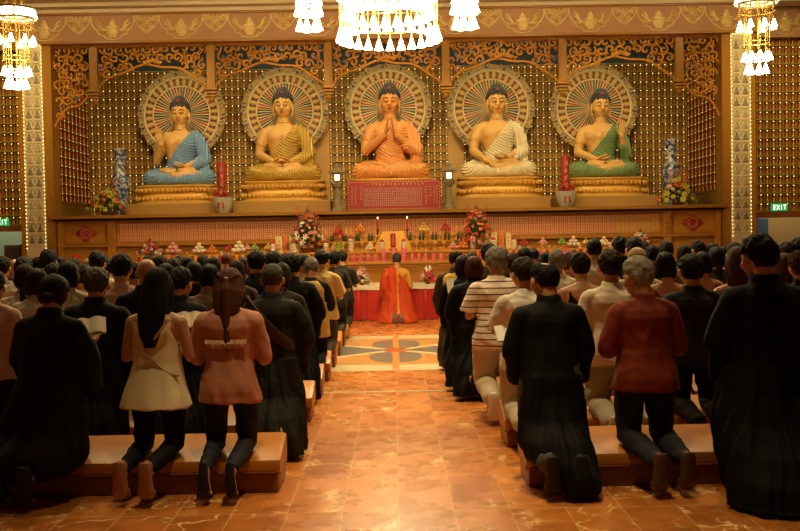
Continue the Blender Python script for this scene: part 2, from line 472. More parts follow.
def head_matrix(pitch, yaw, roll=0.0):
    piv = Vector((0, 0.0, 1.255))
    return Matrix.Translation(piv) @ Euler((-R(pitch), R(roll), R(yaw)), 'XYZ').to_matrix().to_4x4() @ Matrix.Translation(HC - piv)
POSES = {'level': (8, 0, 0), 'bowed': (24, 6, 3), 'turned': (16, -16, -2), 'left': (14, 18, 2)}
HM = {k: head_matrix(*v) for k, v in POSES.items()}

WR = (0.035, 0.235, 0.985)
def arm_pts(hands, s):
    if hands == 'book':
        return [(s * SH[0], SH[1], SH[2]), (s * 0.235, 0.03, 0.885), (s * 0.12, 0.235, 0.965)]
    return [(s * SH[0], SH[1], SH[2]), (s * EL[0], EL[1], EL[2]), (s * WR[0], WR[1], WR[2])]
def body_mesh(hands, pose):
    b = MB()
    b.loft([(0.60, 0, -0.03, 0.14, 0.10), (0.68, 0, -0.035, 0.165, 0.125), (0.76, 0, -0.03, 0.155, 0.11), (0.86, 0, -0.015, 0.125, 0.092),
            (0.98, 0, -0.005, 0.15, 0.105), (1.08, 0, -0.015, 0.165, 0.108), (1.14, 0, -0.02, 0.15, 0.09), (1.18, 0, -0.02, 0.09, 0.066), (1.21, 0, -0.018, 0.055, 0.055)], 28, 2.3)
    b.tube([(0, -0.02, 1.15), (0, -0.010, 1.23), (0, 0.016, 1.34)], [0.062, 0.054, 0.055], 16)
    for s in (-1, 1):
        b.tube([(s * 0.06, -0.02, 1.15), (s * SH[0], SH[1], SH[2])], [0.05, 0.052], 12, rnd=True)
        A = [Vector(p) for p in arm_pts(hands, s)]
        b.tube([A[0], A[0].lerp(A[1], .5), A[1]], [0.048, 0.044, 0.036], 12, rnd=True)
        b.tube([A[1], A[1].lerp(A[2], .35), A[2]], [0.037, 0.037, 0.025], 12, rnd=True)
        if hands == 'book':
            hand(b, A[2], (-s * 0.35, 0.75, 0.35), (-s * 0.3, -0.2, 1), (s * -0.1, 0.3, 0.6), 0.175, 0.35)
        else:
            hand(b, A[2], (-s * 0.08, 0.15, 1.0), (-s, 0.05, 0), (0, -1, 0.1), 0.175, 0.05)
        b.tube([(s * 0.088, -0.035, 0.68), (s * 0.105, -0.01, 0.48), (s * 0.108, 0.0, 0.29)], [0.088, 0.072, 0.055], 14, rnd=True)
        b.tube([(s * 0.108, 0.0, 0.285), (s * 0.098, -0.17, 0.240), (s * 0.085, -0.40, 0.175)], [0.055, 0.052, 0.034], 14, rnd=True)
        b.tube([(s * 0.085, -0.425, 0.20), (s * 0.085, -0.43, 0.12), (s * 0.085, -0.42, 0.05)], [(0.03, 0.028), (0.035, 0.026), (0.042, 0.022)], 12, rnd=True)
        b.ell((s * 0.085, -0.39, 0.028), (0.042, 0.045, 0.018), seg=12)
    b.merge(head_mb(), HM[pose])
    return fuse(b, 0.0065, 2, 'body')

def shirt_mesh(sleeve='long', hands='pray', hem=0.60, loose=0.018, flare=0.02, collar=True, shoulder=True, seed=0, blouse=False):
    b = MB(); l = loose
    secs = [(hem, 0, -0.03, 0.170 + l + flare, 0.125 + l + flare), (hem + 0.08, 0, -0.035, 0.168 + l + flare * .6, 0.128 + l + flare * .5), (0.78, 0, -0.028, 0.155 + l, 0.112 + l), (0.87, 0, -0.015, 0.135 + l * 1.5, 0.096 + l * 1.5),
            (0.98, 0, -0.007, 0.155 + l, 0.108 + l), (1.08, 0, -0.016, 0.170 + l * .7, 0.112 + l * .8), (1.13, 0, -0.02, 0.150 + l * .6, 0.096 + l * .6), (1.175, 0, -0.02, 0.092, 0.072), (1.20, 0, -0.018, 0.066, 0.064)]
    secs = [q for i, q in enumerate(secs) if i < 1 or q[0] > secs[0][0]]
    b.loft(secs, 32, 2.3)
    if collar: b.loft([(1.175, 0, -0.016, 0.075, 0.070), (1.205, 0, -0.010, 0.072, 0.070), (1.235, 0, -0.004, 0.066, 0.066)], 24)
    for s in (-1, 1):
        if shoulder: b.tube([(s * 0.06, -0.02, 1.145), (s * SH[0], SH[1], SH[2])], [0.056 + l * .4, 0.058 + l * .5], 14, rnd=True)
        A = [Vector(p) for p in arm_pts(hands, s)]
        if sleeve == 'long':
            b.tube([A[0], A[0].lerp(A[1], .5), A[1]], [0.060 + l * .5, 0.055 + l * .7, 0.050 + l * .7], 14, rnd=True)
            b.tube([A[1], A[1].lerp(A[2], .5), A[1].lerp(A[2], .93)], [0.050 + l * .6, 0.046 + l * .5, 0.036 + l * .4], 14, rnd=True)
        elif sleeve == 'short':
            b.tube([A[0], A[0].lerp(A[1], .5), A[0].lerp(A[1], .85)], [0.060 + l * .5, 0.058 + l * .8, 0.062 + l], 14)
        elif sleeve == 'puff':
            b.tube([A[0], A[0].lerp(A[1], .4), A[1]], [0.058 + l, 0.052 + l, 0.040 + l], 14, rnd=True)
            b.tube([A[1], A[1].lerp(A[2], .25), A[1].lerp(A[2], .34)], [0.042 + l, 0.036 + l, 0.046 + l], 14, rnd=True)
    me = fuse(b, 0.010, 2, 'shirt')
    co, no = get_cn(me)
    n1 = vnoise(co, (13, 13, 3.2), seed); n2 = vnoise(co, (6, 6, 8), seed + 9)
    amp = 0.006 + 0.010 * sstep(1.0, 0.65, co[:, 2])
    n3 = 0.30 - np.abs(vnoise(co + 0.25 * co[:, [2, 0, 1]], (8, 8, 5), seed + 2)) * 1.6
    co = co + no * ((n1 + 0.35) * amp + np.clip(n3, -.2, 1) * 0.016 + (n2 + 0.3) * 0.006)[:, None]
    set_co(me, co); return me

def tank_mesh(seed=0):
    """sleeveless top with a scooped back, narrow straps, widening to a trapeze hem"""
    b = MB()
    b.loft([(0.545, 0.0, -0.04, 0.245, 0.20), (0.62, 0, -0.04, 0.225, 0.18), (0.72, 0, -0.035, 0.195, 0.150), (0.84, 0, -0.02, 0.165, 0.122), (0.97, 0, -0.007, 0.165, 0.118),
            (1.05, 0, -0.014, 0.168, 0.116), (1.12, 0, -0.02, 0.150, 0.104), (1.17, 0, -0.02, 0.125, 0.078), (1.195, 0, -0.02, 0.10, 0.06)], 36, 2.3)
    me = fuse(b, 0.009, 2, 'tank_top')
    co, no = get_cn(me)
    x, y, z = co[:, 0], co[:, 1], co[:, 2]
    scoop = 1.015 + 9.0 * x ** 2 * (y < 0) + 9.0 * x ** 2 * (y >= 0)
    out = np.maximum(sstep(-0.012, 0.012, z - scoop) * (np.abs(x) < 0.128), sstep(0.0, 0.02, np.abs(x) - (0.130 + 0.35 * np.clip(1.06 - z, 0, 1))) * (z > 0.93))
    n1 = vnoise(co, (10, 10, 2.2), seed)
    co = co + no * (n1 * 0.014 * sstep(1.0, 0.6, z) - 0.05 * out)[:, None]
    set_co(me, co); return me

def trousers_mesh(loose=0.012, seed=3):
    b = MB(); l = loose
    b.loft([(0.58, 0, -0.035, 0.155 + l, 0.115 + l), (0.68, 0, -0.035, 0.172 + l, 0.130 + l), (0.80, 0, -0.028, 0.155 + l, 0.113 + l)], 28, 2.3)
    for s in (-1, 1):
        b.tube([(s * 0.088, -0.035, 0.68), (s * 0.105, -0.01, 0.48), (s * 0.110, 0.0, 0.295)], [0.094 + l, 0.082 + l, 0.066 + l], 16, rnd=True)
        b.tube([(s * 0.108, 0.0, 0.29), (s * 0.098, -0.17, 0.25), (s * 0.087, -0.375, 0.195)], [0.062 + l, 0.060 + l, 0.046 + l], 16, rnd=True)
    me = fuse(b, 0.010, 2, 'trousers')
    co, no = get_cn(me)
    n1 = vnoise(co, (7, 12, 12), seed); n3 = 0.3 - np.abs(vnoise(co, (5, 10, 11), seed + 4)) * 1.6
    co = co + no * (n1 * 0.008 + np.clip(n3, -.2, 1) * .012)[:, None]
    set_co(me, co); return me

def shoes_mesh(kind='shoe', side=1):
    b = MB()
    for s in (side,):
        x = s * 0.087
        if kind == 'flat':
            b.tube([(x, -0.438, 0.235), (x, -0.455, 0.15), (x, -0.445, 0.06), (x, -0.41, 0.022)], [(0.030, 0.020), (0.034, 0.016), (0.043, 0.018), (0.038, 0.018)], 14, rnd=True)
        else:
            # upper, then the sole standing behind it
            b.tube([(x, -0.415, 0.225), (x, -0.43, 0.15), (x, -0.425, 0.07), (x, -0.385, 0.04)], [(0.037, 0.036), (0.038, 0.034), (0.046, 0.032), (0.046, 0.034)], 14, rnd=True)
            b.tube([(x, -0.458, 0.255), (x, -0.462, 0.21), (x, -0.463, 0.13), (x, -0.458, 0.06), (x, -0.435, 0.018)], [(0.036, 0.014), (0.043, 0.015), (0.042, 0.014), (0.053, 0.015), (0.048, 0.014)], 14)
    return fuse(b, 0.007, 1, 'shoe')

def robe_mesh(hands='pray', seed=0, skirt=None, amp=1.0, sleeve_w=1.0):
    b = MB()
    b.loft([(0.70, 0, -0.035, 0.200, 0.165), (0.82, 0, -0.025, 0.187, 0.145), (0.98, 0, -0.01, 0.182, 0.135), (1.07, 0, -0.016, 0.182, 0.13), (1.13, 0, -0.02, 0.160, 0.106),
            (1.185, 0, -0.02, 0.105, 0.078), (1.205, 0, -0.018, 0.072, 0.068)], 32, 2.3)
    b.loft([(1.14, 0, -0.020, 0.105, 0.090), (1.18, 0, -0.014, 0.086, 0.083), (1.22, 0, -0.008, 0.079, 0.079), (1.25, 0, 0.000, 0.072, 0.074)], 24)
    sk = skirt or [(0.72, 0, -0.035, 0.205, 0.165), (0.58, 0, -0.045, 0.205, 0.18), (0.42, 0, -0.08, 0.215, 0.20), (0.28, 0, -0.16, 0.225, 0.27), (0.15, 0, -0.27, 0.23, 0.215), (0.03, 0, -0.32, 0.245, 0.18), (0.008, 0, -0.32, 0.25, 0.185)]
    b.loft(sk[::-1], 40, 2.4)
    for s in (-1, 1):
        b.tube([(s * 0.06, -0.02, 1.145), (s * SH[0], SH[1], SH[2])], [0.060, 0.064], 14, rnd=True)
        A = [Vector(p) for p in arm_pts(hands, s)]
        b.tube([A[0], A[0].lerp(A[1], .5) + Vector((s * .01, 0, -.01)), A[1] + Vector((s * .005, 0, -.02))], [0.068, 0.070 * sleeve_w, 0.072 * sleeve_w], 16, rnd=True)
        b.tube([A[1] + Vector((0, 0, -.02)), A[1].lerp(A[2], .5) + Vector((0, 0, -.03)), A[1].lerp(A[2], .85) + Vector((0, 0, -.04))], [0.072 * sleeve_w, (0.056, 0.09), (0.050, 0.12)], 16)
        b.tube([A[1] + Vector((0, 0, -.02)), A[1] + Vector((-s * .01, .06, -.22 * sleeve_w))], [(0.062, 0.08), (0.035, 0.085)], 14)
    me = fuse(b, 0.012, 2, 'robe')
    co, no = get_cn(me)
    z = co[:, 2]
    a = np.arctan2(co[:, 0], -(co[:, 1] + 0.05))
    q = np.stack([np.sin(a) * 1.0, np.cos(a) * 1.0, z], 1)
    n1 = vnoise(q, (4.2, 4.2, 0.9), seed); n1b = vnoise(q, (9.5, 9.5, 1.6), seed + 3); n2 = vnoise(co, (9, 9, 5), seed + 7)
    low = sstep(0.85, 0.2, z)
    d = (n1 * 0.040 + (np.abs(n1b) * 2 - .35) * 0.034) * low * amp + (n2 + .2) * (0.008 + 0.006 * (1 - low)) + n1b * 0.006 * sstep(1.15, 1.0, z)
    co = co + no * d[:, None]
    co[:, 2] = np.maximum(co[:, 2], 0.004)
    set_co(me, co); return me

def vest_mesh():
    b = MB()
    b.loft([(0.50, 0, -0.035, 0.225, 0.185), (0.66, 0, -0.035, 0.218, 0.178), (0.82, 0, -0.025, 0.205, 0.158), (0.98, 0, -0.01, 0.198, 0.148), (1.08, 0, -0.016, 0.192, 0.142), (1.14, 0, -0.02, 0.165, 0.116), (1.19, 0, -0.02, 0.10, 0.085)], 32, 2.3)
    me = fuse(b, 0.011, 2, 'vest')
    co, no = get_cn(me); n1 = vnoise(co, (9, 9, 2.5), 5)
    out = sstep(0.168, 0.18, np.abs(co[:, 0])) * (co[:, 2] > 0.93)
    co = co + no * (n1 * 0.008 - 0.06 * out)[:, None]; set_co(me, co); return me

# hair: in the head's own frame
def hairmesh(kind, seed=0):
    b = MB()
    if kind in ('short', 'balding', 'crew', 'cap', 'curly'):
        seg, h = 88, 60
        vs = []; fs = []
        bulk = {'short': 1.0, 'balding': 0.8, 'crew': 0.45, 'cap': 0.9, 'curly': 1.5}[kind]
        def pt(t, a):
            d = Vector((math.sin(t) * math.sin(a), -math.sin(t) * math.cos(a), math.cos(t)))  # a = 0 at the back
            aa = abs((a + PI) % (2 * PI) - PI)
            r = Vector((0.0775, 0.0985, 0.1015)); base = 1.0 / math.sqrt((d.x / r.x) ** 2 + (d.y / r.y) ** 2 + (d.z / r.z) ** 2)
            c = Vector((0, -0.010, 0.015)); z = (c + d * base).z
            zl = np.interp(aa, [0, 0.9, 1.25, 1.45, 1.75, 2.1, PI], [-0.086, -0.080, -0.022, 0.012, 0.014, 0.055, 0.062])
            if kind == 'cap': zl = np.interp(aa, [0, 1.4, PI], [-0.01, 0.02, 0.05])
            m = float(sstep(-0.010, 0.008, z - zl))
            if kind == 'balding':
                q = Vector((d.x, (d.y + 0.30), d.z - 0.92)).length
                m *= float(sstep(0.44, 0.60, q))
            th = (0.016 + 0.012 * max(0, d.z) + 0.006 * max(0, -d.y)) * bulk
            z = z + 0.012 * noise.noise(Vector((aa * 9, seed, 1)))
            m = min(m, float(sstep(-0.010, 0.008, z - zl))) if kind != 'balding' else m
            th *= 0.55 + 0.45 * float(sstep(-0.01, 0.05, z - zl))
            nn = noise.noise(d * 3 + Vector((seed * 7.3, 0, 0))) * 0.010 * bulk + noise.noise(d * 9 + Vector((seed, 0, 0))) * 0.0035 * bulk + noise.noise(Vector((aa * 20, t * 2.5, seed))) * 0.005 * bulk
            if kind == 'curly': nn = noise.noise(d * 14 + Vector((seed, 0, 0))) * 0.018
            if kind == 'cap': nn = 0.0015 * math.sin(a * 40)
            return c + d * (base + (th + nn) * m - 0.016 * (1 - m))
        for i in range(h + 1):
            for j in range(seg): vs.append(pt(PI * i / h, 2 * PI * j / seg))
        for i in range(h):
            for j in range(seg):
                k = (j + 1) % seg; fs.append((i * seg + j, (i + 1) * seg + j, (i + 1) * seg + k, i * seg + k))
        b.add(vs, fs)
        me = b.mesh('hair', [hairmat((0.02, 0.015, 0.012))]); return me
    cap = ((0, -0.020, 0.022), (0.092, 0.108, 0.114))
    b.ell(cap[0], cap[1], seg=28)
    if kind == 'bob':
        b.loft([(-0.115, 0, -0.045, 0.088, 0.060), (-0.06, 0, -0.042, 0.102, 0.080), (0.0, 0, -0.030, 0.100, 0.092), (0.05, 0, -0.02, 0.09, 0.09)], 28, 2.2)
    if kind == 'long':
        b.loft([(-0.42, 0.0, -0.120, 0.040, 0.016), (-0.33, 0, -0.125, 0.075, 0.024), (-0.20, 0, -0.115, 0.098, 0.034), (-0.08, 0, -0.085, 0.104, 0.052), (0.0, 0, -0.045, 0.103, 0.078), (0.06, 0, -0.02, 0.09, 0.09)], 28, 2.1)
        for s in (-1, 1): b.tube([(s * 0.085, -0.01, 0.02), (s * 0.095, -0.03, -0.10), (s * 0.09, -0.07, -0.22), (s * 0.07, -0.10, -0.33)], [0.025, 0.025, 0.022, 0.012], 10, rnd=True)
    if kind == 'ponytail':
        b.loft([(-0.20, 0, -0.115, 0.070, 0.026), (-0.12, 0, -0.100, 0.100, 0.040), (-0.04, 0, -0.070, 0.108, 0.068), (0.02, 0, -0.035, 0.102, 0.088), (0.07, 0, -0.02, 0.09, 0.09)], 28, 2.1)
        b.tube([(0, -0.118, 0.03), (0.004, -0.142, -0.03), (0.0, -0.145, -0.12), (0.004, -0.14, -0.25), (0.012, -0.135, -0.38), (0.016, -0.13, -0.46)], [0.022, 0.030, 0.030, 0.027, 0.020, 0.006], 12, rnd=True)
        for s in (-1, 1): b.tube([(s * 0.07, 0.02, 0.07), (s * 0.06, -0.08, 0.07), (0, -0.125, 0.035)], [0.02, 0.02, 0.016], 10, rnd=True)
    if kind == 'lowtail':
        b.ell((0, -0.04, -0.03), (0.090, 0.075, 0.085), seg=20)
        b.tube([(0, -0.10, -0.05), (-0.004, -0.125, -0.12), (0.0, -0.13, -0.22), (0.004, -0.125, -0.30)], [0.030, 0.030, 0.026, 0.008], 12, rnd=True)
    if kind == 'bun':
        b.ell((0, -0.035, -0.03), (0.088, 0.075, 0.075), seg=20)
        b.ell((0, -0.125, -0.055), (0.042, 0.036, 0.040), seg=16)
    if kind == 'updo':
        b.ell((0, -0.04, -0.025), (0.09, 0.078, 0.078), seg=20)
        b.ell((0.0, -0.09, 0.055), (0.055, 0.050, 0.055), seg=16)
        b.ell((0.03, -0.10, -0.01), (0.04, 0.03, 0.06), seg=12)
    if kind == 'fringe':
        b.ell((0, -0.02, 0.0), (0.100, 0.108, 0.11), seg=24)
    me = fuse(b, 0.0065, 2, 'hair')
    co, no = get_cn(me)
    # open the face: push the front into the head
    face = sstep(0.025, 0.050, co[:, 1] + 0.10 * np.clip(-co[:, 2], -1, 0.3) * 0) * sstep(0.075, 0.055, co[:, 2])
    a = np.arctan2(co[:, 0], -(co[:, 1] - 0.01))
    q = np.stack([a * 0.1, co[:, 1] * 0.2, co[:, 2]], 1)
    n1 = vnoise(q, (130, 4, 4.5), seed); n2 = vnoise(co, (22, 22, 6), seed + 4)
    co = co + no * (n1 * 0.006 + n2 * 0.006)[:, None]
    ctr = np.array([0, -0.01, 0.0]); dv = co - ctr
    co = co - dv * (face * 0.30)[:, None]
    set_co(me, co)
    me.materials.clear(); me.materials.append(hairmat((0.02, 0.015, 0.012)))
    return me

BODY = {}
def get_body(hands, pose):
    k = (hands, pose)
    if k not in BODY:
        BODY[k] = body_mesh(hands, pose); BODY[k].materials[0] = M['skin']
    return BODY[k]
_cache = {}
def cached(key, fn):
    if key not in _cache: _cache[key] = fn()
    return _cache[key]
BL = (0.0032, 0.0028, 0.0027)
HAIRC = {'black': (0.009, 0.007, 0.005), 'darkbrown': (0.020, 0.010, 0.005), 'brown': (0.085, 0.028, 0.010), 'grey': (0.17, 0.15, 0.12), 'silver': (0.34, 0.31, 0.24), 'saltpepper': (0.065, 0.055, 0.045), 'redbrown': (0.06, 0.012, 0.008), 'blond': (0.30, 0.17, 0.06)}
TOP = {k: max((HM[k] @ Vector((x, y, 0.12 * math.sqrt(max(0, 1 - (x / .08) ** 2 - ((y + .01) / .1) ** 2)) + .012))).z for x in (0,) for y in (-.08, -.05, -.02, 0, .03, .06)) for k in POSES}

def person(px, ytop, Y, hair, hc, outfit, label, pose='level', hands='pray', rz=0.0, group=None, bench=True, smin=0.86, smax=1.13, wide=1.0, feet=False, name='person', skinm=None, seed=0, cap=None):
    w = at(px, ytop, Y + 0.03)
    base = 0.225 if bench else 0.0
    top = TOP[pose] + (0.0 if hair in (None, 'crew') else 0.012)
    s = (w.z - base) / (top - 0.215)
    s = max(smin, min(smax, s))
    t = thing(name, label, 'person', (w.x, Y, base - 0.215 * s), R(rz), group)
    t.scale = (s * wide, s * wide, s)
    link('body', get_body(hands, pose), t, mat=skinm or M['skin'])
    if hair:
        me = cached(('hair', hair, seed % 3), lambda: hairmesh(hair, seed % 3))
        o = link('knit_cap' if hair == 'cap' else 'hair', me, t, mat=hairmat(HAIRC[hc]) if not cap else cap)
        o.matrix_local = HM[pose]
    for part, col in outfit:
        key, rough, sh = None, 0.78, 0.0
        if isinstance(col, tuple) and len(col) == 2: col, key = col
        if key == 'satin': rough, sh, key = 0.38, 0.0, None
        if part == 'robe': me = cached(('robe', hands, seed % 3), lambda: robe_mesh(hands, seed % 3)); nm = 'robe'
        elif part == 'widerobe': me = cached(('wrobe', hands, seed % 3), lambda: robe_mesh(hands, seed % 3 + 5, sleeve_w=1.25, amp=1.3)); nm = 'robe'
        elif part == 'shirt': me = cached(('shirt', 'long', hands, seed % 2), lambda: shirt_mesh('long', hands, seed=seed % 2)); nm = 'shirt'
        elif part == 'tee': me = cached(('shirt', 'short', hands, seed % 2), lambda: shirt_mesh('short', hands, loose=0.022, seed=seed % 2)); nm = 'shirt'
        elif part == 'blouse': me = cached(('blouse',), lambda: shirt_mesh('puff', hands, hem=0.575, loose=0.014, flare=0.028, seed=4)); nm = 'blouse'
        elif part == 'tank': me = cached(('tank',), tank_mesh); nm = 'tank_top'
        elif part == 'vest': me = cached(('vest',), vest_mesh); nm = 'vest'
        elif part == 'trousers': me = cached(('trousers',), trousers_mesh); nm = 'trousers'
        elif part == 'widetrousers': me = cached(('trousers', 'w'), lambda: trousers_mesh(0.028, 8)); nm = 'trousers'
        elif part == 'slimtrousers': me = cached(('trousers', 's'), lambda: trousers_mesh(0.0, 8)); nm = 'trousers'
        elif part in ('shoes', 'flats'):
            for sd_ in (-1, 1):
                me = cached((part, sd_), lambda: shoes_mesh('flat' if part == 'flats' else 'shoe', sd_))
                if me.materials[0] is None: me.materials[0] = M['paper']
                link('shoe', me, t, mat=cloth(col, 0.5))
            continue
        elif isinstance(part, bpy.types.Mesh): me = part; nm = part.name.split('.')[0]
        else: raise ValueError(part)
        if not me.materials: me.materials.append(None)
        if me.materials[0] is None: me.materials[0] = M['paper']
        link(nm, me, t, mat=col if isinstance(col, bpy.types.Material) else cloth(col, rough, sh, key))
    return t

# ================================================================== the setting
CX = -0.08
def boxobj(name, c, d, mat, parent=None):
    return MB().box(c, d).build(name, mat, parent, smooth=False)
struct(boxobj('floor', (0, 10.5, -0.05), (26, 31, 0.1), M['floor']))
struct(boxobj('ceiling', (0, 9.0, 7.35), (26, 26, 0.1), M['ceiling']))
struct(boxobj('wall_left', (-12.9, 10.5, 3.6), (0.2, 31, 7.4), M['wall']))
struct(boxobj('wall_right', (12.9, 10.5, 3.6), (0.2, 31, 7.4), M['wall']))
# altar alcove
mb = MB()
mb.box((CX, 24.50, 4.0), (14.9, 0.14, 4.4))
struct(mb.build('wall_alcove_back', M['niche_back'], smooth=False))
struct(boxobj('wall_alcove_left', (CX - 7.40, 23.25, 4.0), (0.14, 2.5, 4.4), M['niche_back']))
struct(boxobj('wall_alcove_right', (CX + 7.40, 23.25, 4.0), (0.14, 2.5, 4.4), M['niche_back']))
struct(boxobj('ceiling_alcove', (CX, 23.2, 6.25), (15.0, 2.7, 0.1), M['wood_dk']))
# pilasters on the back wall
for s in (-1, 1):
    struct(boxobj('pilaster', (CX + s * 1.62, 24.30, 3.6), (0.38, 0.16, 3.0), M['tanwood']))

# altar cabinet wall: ledge, slip panels, rail, base
mb = MB()
mb.box((CX, 23.1, 2.03), (14.6, 2.7, 0.10))
mb.box((CX, 21.80, 2.075), (14.7, 0.26, 0.07)); mb.box((CX, 21.84, 2.015), (14.6, 0.18, 0.05))
struct(mb.build('altar_ledge', M['wood'], smooth=False))
mb = MB()
mb.box((CX, 22.05, 1.0), (14.5, 0.2, 2.0))
mb.box((CX, 21.90, 1.455), (14.5, 0.12, 0.05))
mb.box((CX, 21.92, 1.96), (14.5, 0.08, 0.05))
for s in (-1, 1):
    mb.box((CX + s * 6.07, 21.91, 1.0), (0.18, 0.12, 1.96))
    mb.box((CX + s * 7.18, 21.91, 1.0), (0.12, 0.12, 1.96))
    for k in range(4): mb.box((CX + s * 6.07, 21.84, 1.55 + k * 0.11), (0.10, 0.05, 0.07))
    for z0, z1 in ((1.52, 1.92), (0.9, 1.40)):
        x0, x1 = 6.2, 7.08
        for zz in (z0, z1): mb.box((CX + s * (x0 + x1) / 2, 21.93, zz), (x1 - x0, 0.05, 0.03))
for x in np.arange(-5.4, 5.5, 1.2): mb.box((CX + x, 21.93, 0.75), (0.06, 0.06, 1.3))
struct(mb.build('wall_altar_front', M['wood_h'], smooth=False))
# red floral emblems on the end panels
def emblem(x):
    t = thing('wall_emblem', f'round red flower emblem on the {"left" if x < 0 else "right"} end panel of the altar front', 'emblem', (x, 21.93, 1.73), group='red emblems')
    mb = MB()
    for k in range(4):
        a = PI / 2 * k; d = Vector((math.cos(a), 0, math.sin(a)))
        mb.ell(d * 0.16, (0.06, 0.02, 0.06), seg=12)
        mb.tube([d * 0.12 + Vector((0, -.01, 0)), d * 0.19 + Vector((0, -.01, 0)), d * 0.245 + Vector((0, -.01, 0))], [0.02, 0.016, 0.006], 8)
    mb.lathe([(0, -0.02), (0.15, -0.02), (0.16, 0), (0, 0)], 28)
    mb2 = MB(); mb2.merge(mb)
    ring = MB(); ring.tube([(0.125 * math.cos(a), -0.03, 0.125 * math.sin(a)) for a in np.linspace(0, 2 * PI, 33)], 0.014, 8, cap=False)
    back = MB()
    for k in range(4):
        a = PI / 2 * k; d = Vector((math.cos(a), 0, math.sin(a)))
        back.ell(d * 0.15, (0.07, 0.02, 0.07), seg=12)
        back.tube([d * 0.12, d * 0.2, d * 0.25], [0.022, 0.016, 0.006], 8)
    disc = MB(); disc.tube([(0, 0.0, 0), (0, -0.02, 0)], [0.15, 0.145], 28)
    back.build('petals', M['red'], t); disc.build('disc', pm('emblem_ground', (0.5, 0.2, 0.06)), t); ring.build('ring', M['red'], t)
    fl = MB()
    fl.ell((0, -0.03, 0), (0.03, 0.015, 0.03), seg=10)
    for k in range(6):
        a = PI / 3 * k; fl.ell((0.06 * math.cos(a), -0.025, 0.06 * math.sin(a)), (0.03, 0.012, 0.03), seg=10)
    fl.build('flower', M['red'], t)
emblem(CX - 6.64); emblem(CX + 6.64)

# name slips
slip_me = MB().box((0, 0, 0), (0.084, 0.008, 0.40)).mesh('name_slip', [M['slip']], False)
slip_y = MB().box((0, 0, 0), (0.084, 0.008, 0.40)).mesh('name_slip', [M['slip_y']], False)
nsl = 0
for i in range(124):
    x = CX - 5.86 + i * 0.0953
    me = slip_y if i > 113 else slip_me
    z = 1.73 + random.uniform(-0.004, 0.004)
    o = link('name_slip', me, None, (x, 21.935, z), (0, random.uniform(-.006, .006), 0))
    if i > 113: tag(o, 'yellow memorial name slip at the right end of the altar front row', 'paper slip', 'yellow name slips')
    else: tag(o, 'narrow orange-red memorial name slip lined up on the altar front', 'paper slip', 'red name slips')
# lower row, behind the middle offerings
for i in range(46):
    o = link('name_slip', slip_me, None, (CX - 2.16 + i * 0.0953, 21.88, 1.29), (0, random.uniform(-.006, .006), 0)); o.scale = (1, 1, 0.8)
    tag(o, 'narrow pinkish name slip in the lower row behind the middle offerings', 'paper slip', 'lower name slips')

# end columns: wood, painted strip of seated figures, beads
relief_me = MB()
relief_me.ell((0, 0, 0.022), (0.078, 0.014, 0.030), seg=12); relief_me.ell((0, -0.004, 0.072), (0.046, 0.013, 0.050), seg=12)
relief_me.ell((0, -0.006, 0.140), (0.024, 0.012, 0.028), seg=10)
relief_me.tube([(0.085 * math.cos(a), 0, 0.10 + 0.09 * math.sin(a)) for a in np.linspace(-0.4, PI + 0.4, 15)], 0.006, 6)
relief_me = relief_me.mesh('figure_relief', [None])
M['relief_pale'] = pm('pale_relief', (0.50, 0.40, 0.22), 0.6, 0, 0.3, 20)
for s in (-1, 1):
    sd = 'left' if s < 0 else 'right'
    mb = MB()
    mb.box((CX + s * 7.355, 21.99, 2.92), (0.18, 0.42, 5.84))
    mb.box((CX + s * 7.93, 21.97, 2.92), (0.12, 0.42, 5.84))
    mb.box((CX + s * 7.28, 21.78, 2.92), (0.03, 0.03, 5.84)); mb.box((CX + s * 7.42, 21.78, 2.92), (0.03, 0.03, 5.84))
    col = struct(mb.build(f'pillar_{sd}', M['wood'], smooth=False))
    pn = boxobj('painted_panel', (CX + s * 7.66, 21.93, 2.95), (0.43, 0.4, 5.75), M['strip'], col)
    bd = MB()
    for z in np.arange(1.42, 5.80, 0.083):
        for e in (-0.205, 0.205): bd.ell((CX + s * 7.66 + e, 21.715, z), (0.0105, 0.008, 0.0105), seg=6)
    for e in np.arange(-0.17, 0.18, 0.058): bd.ell((CX + s * 7.66 + e, 21.715, 5.79), (0.011, 0.009, 0.011), seg=6)
    bd.build('bead_lights', M['bead'], col)
    fr = MB()
    for z in np.arange(1.48, 5.8, 0.246): fr.box((CX + s * 7.66, 21.724, z), (0.36, 0.012, 0.012))
    fr.build('panel_rails', M['gold_pale'], col, smooth=False)
    for r, z in enumerate(np.arange(1.50, 5.6, 0.246)):
        for e in (-0.095, 0.095):
            o = link('figure_relief', relief_me, col, (CX + s * 7.66 + e, 21.725, z + 0.03), mat=M['relief' if (r * 7 + (1 if s > 0 else 0)) % 5 in (0, 2, 3) else 'relief_pale'])

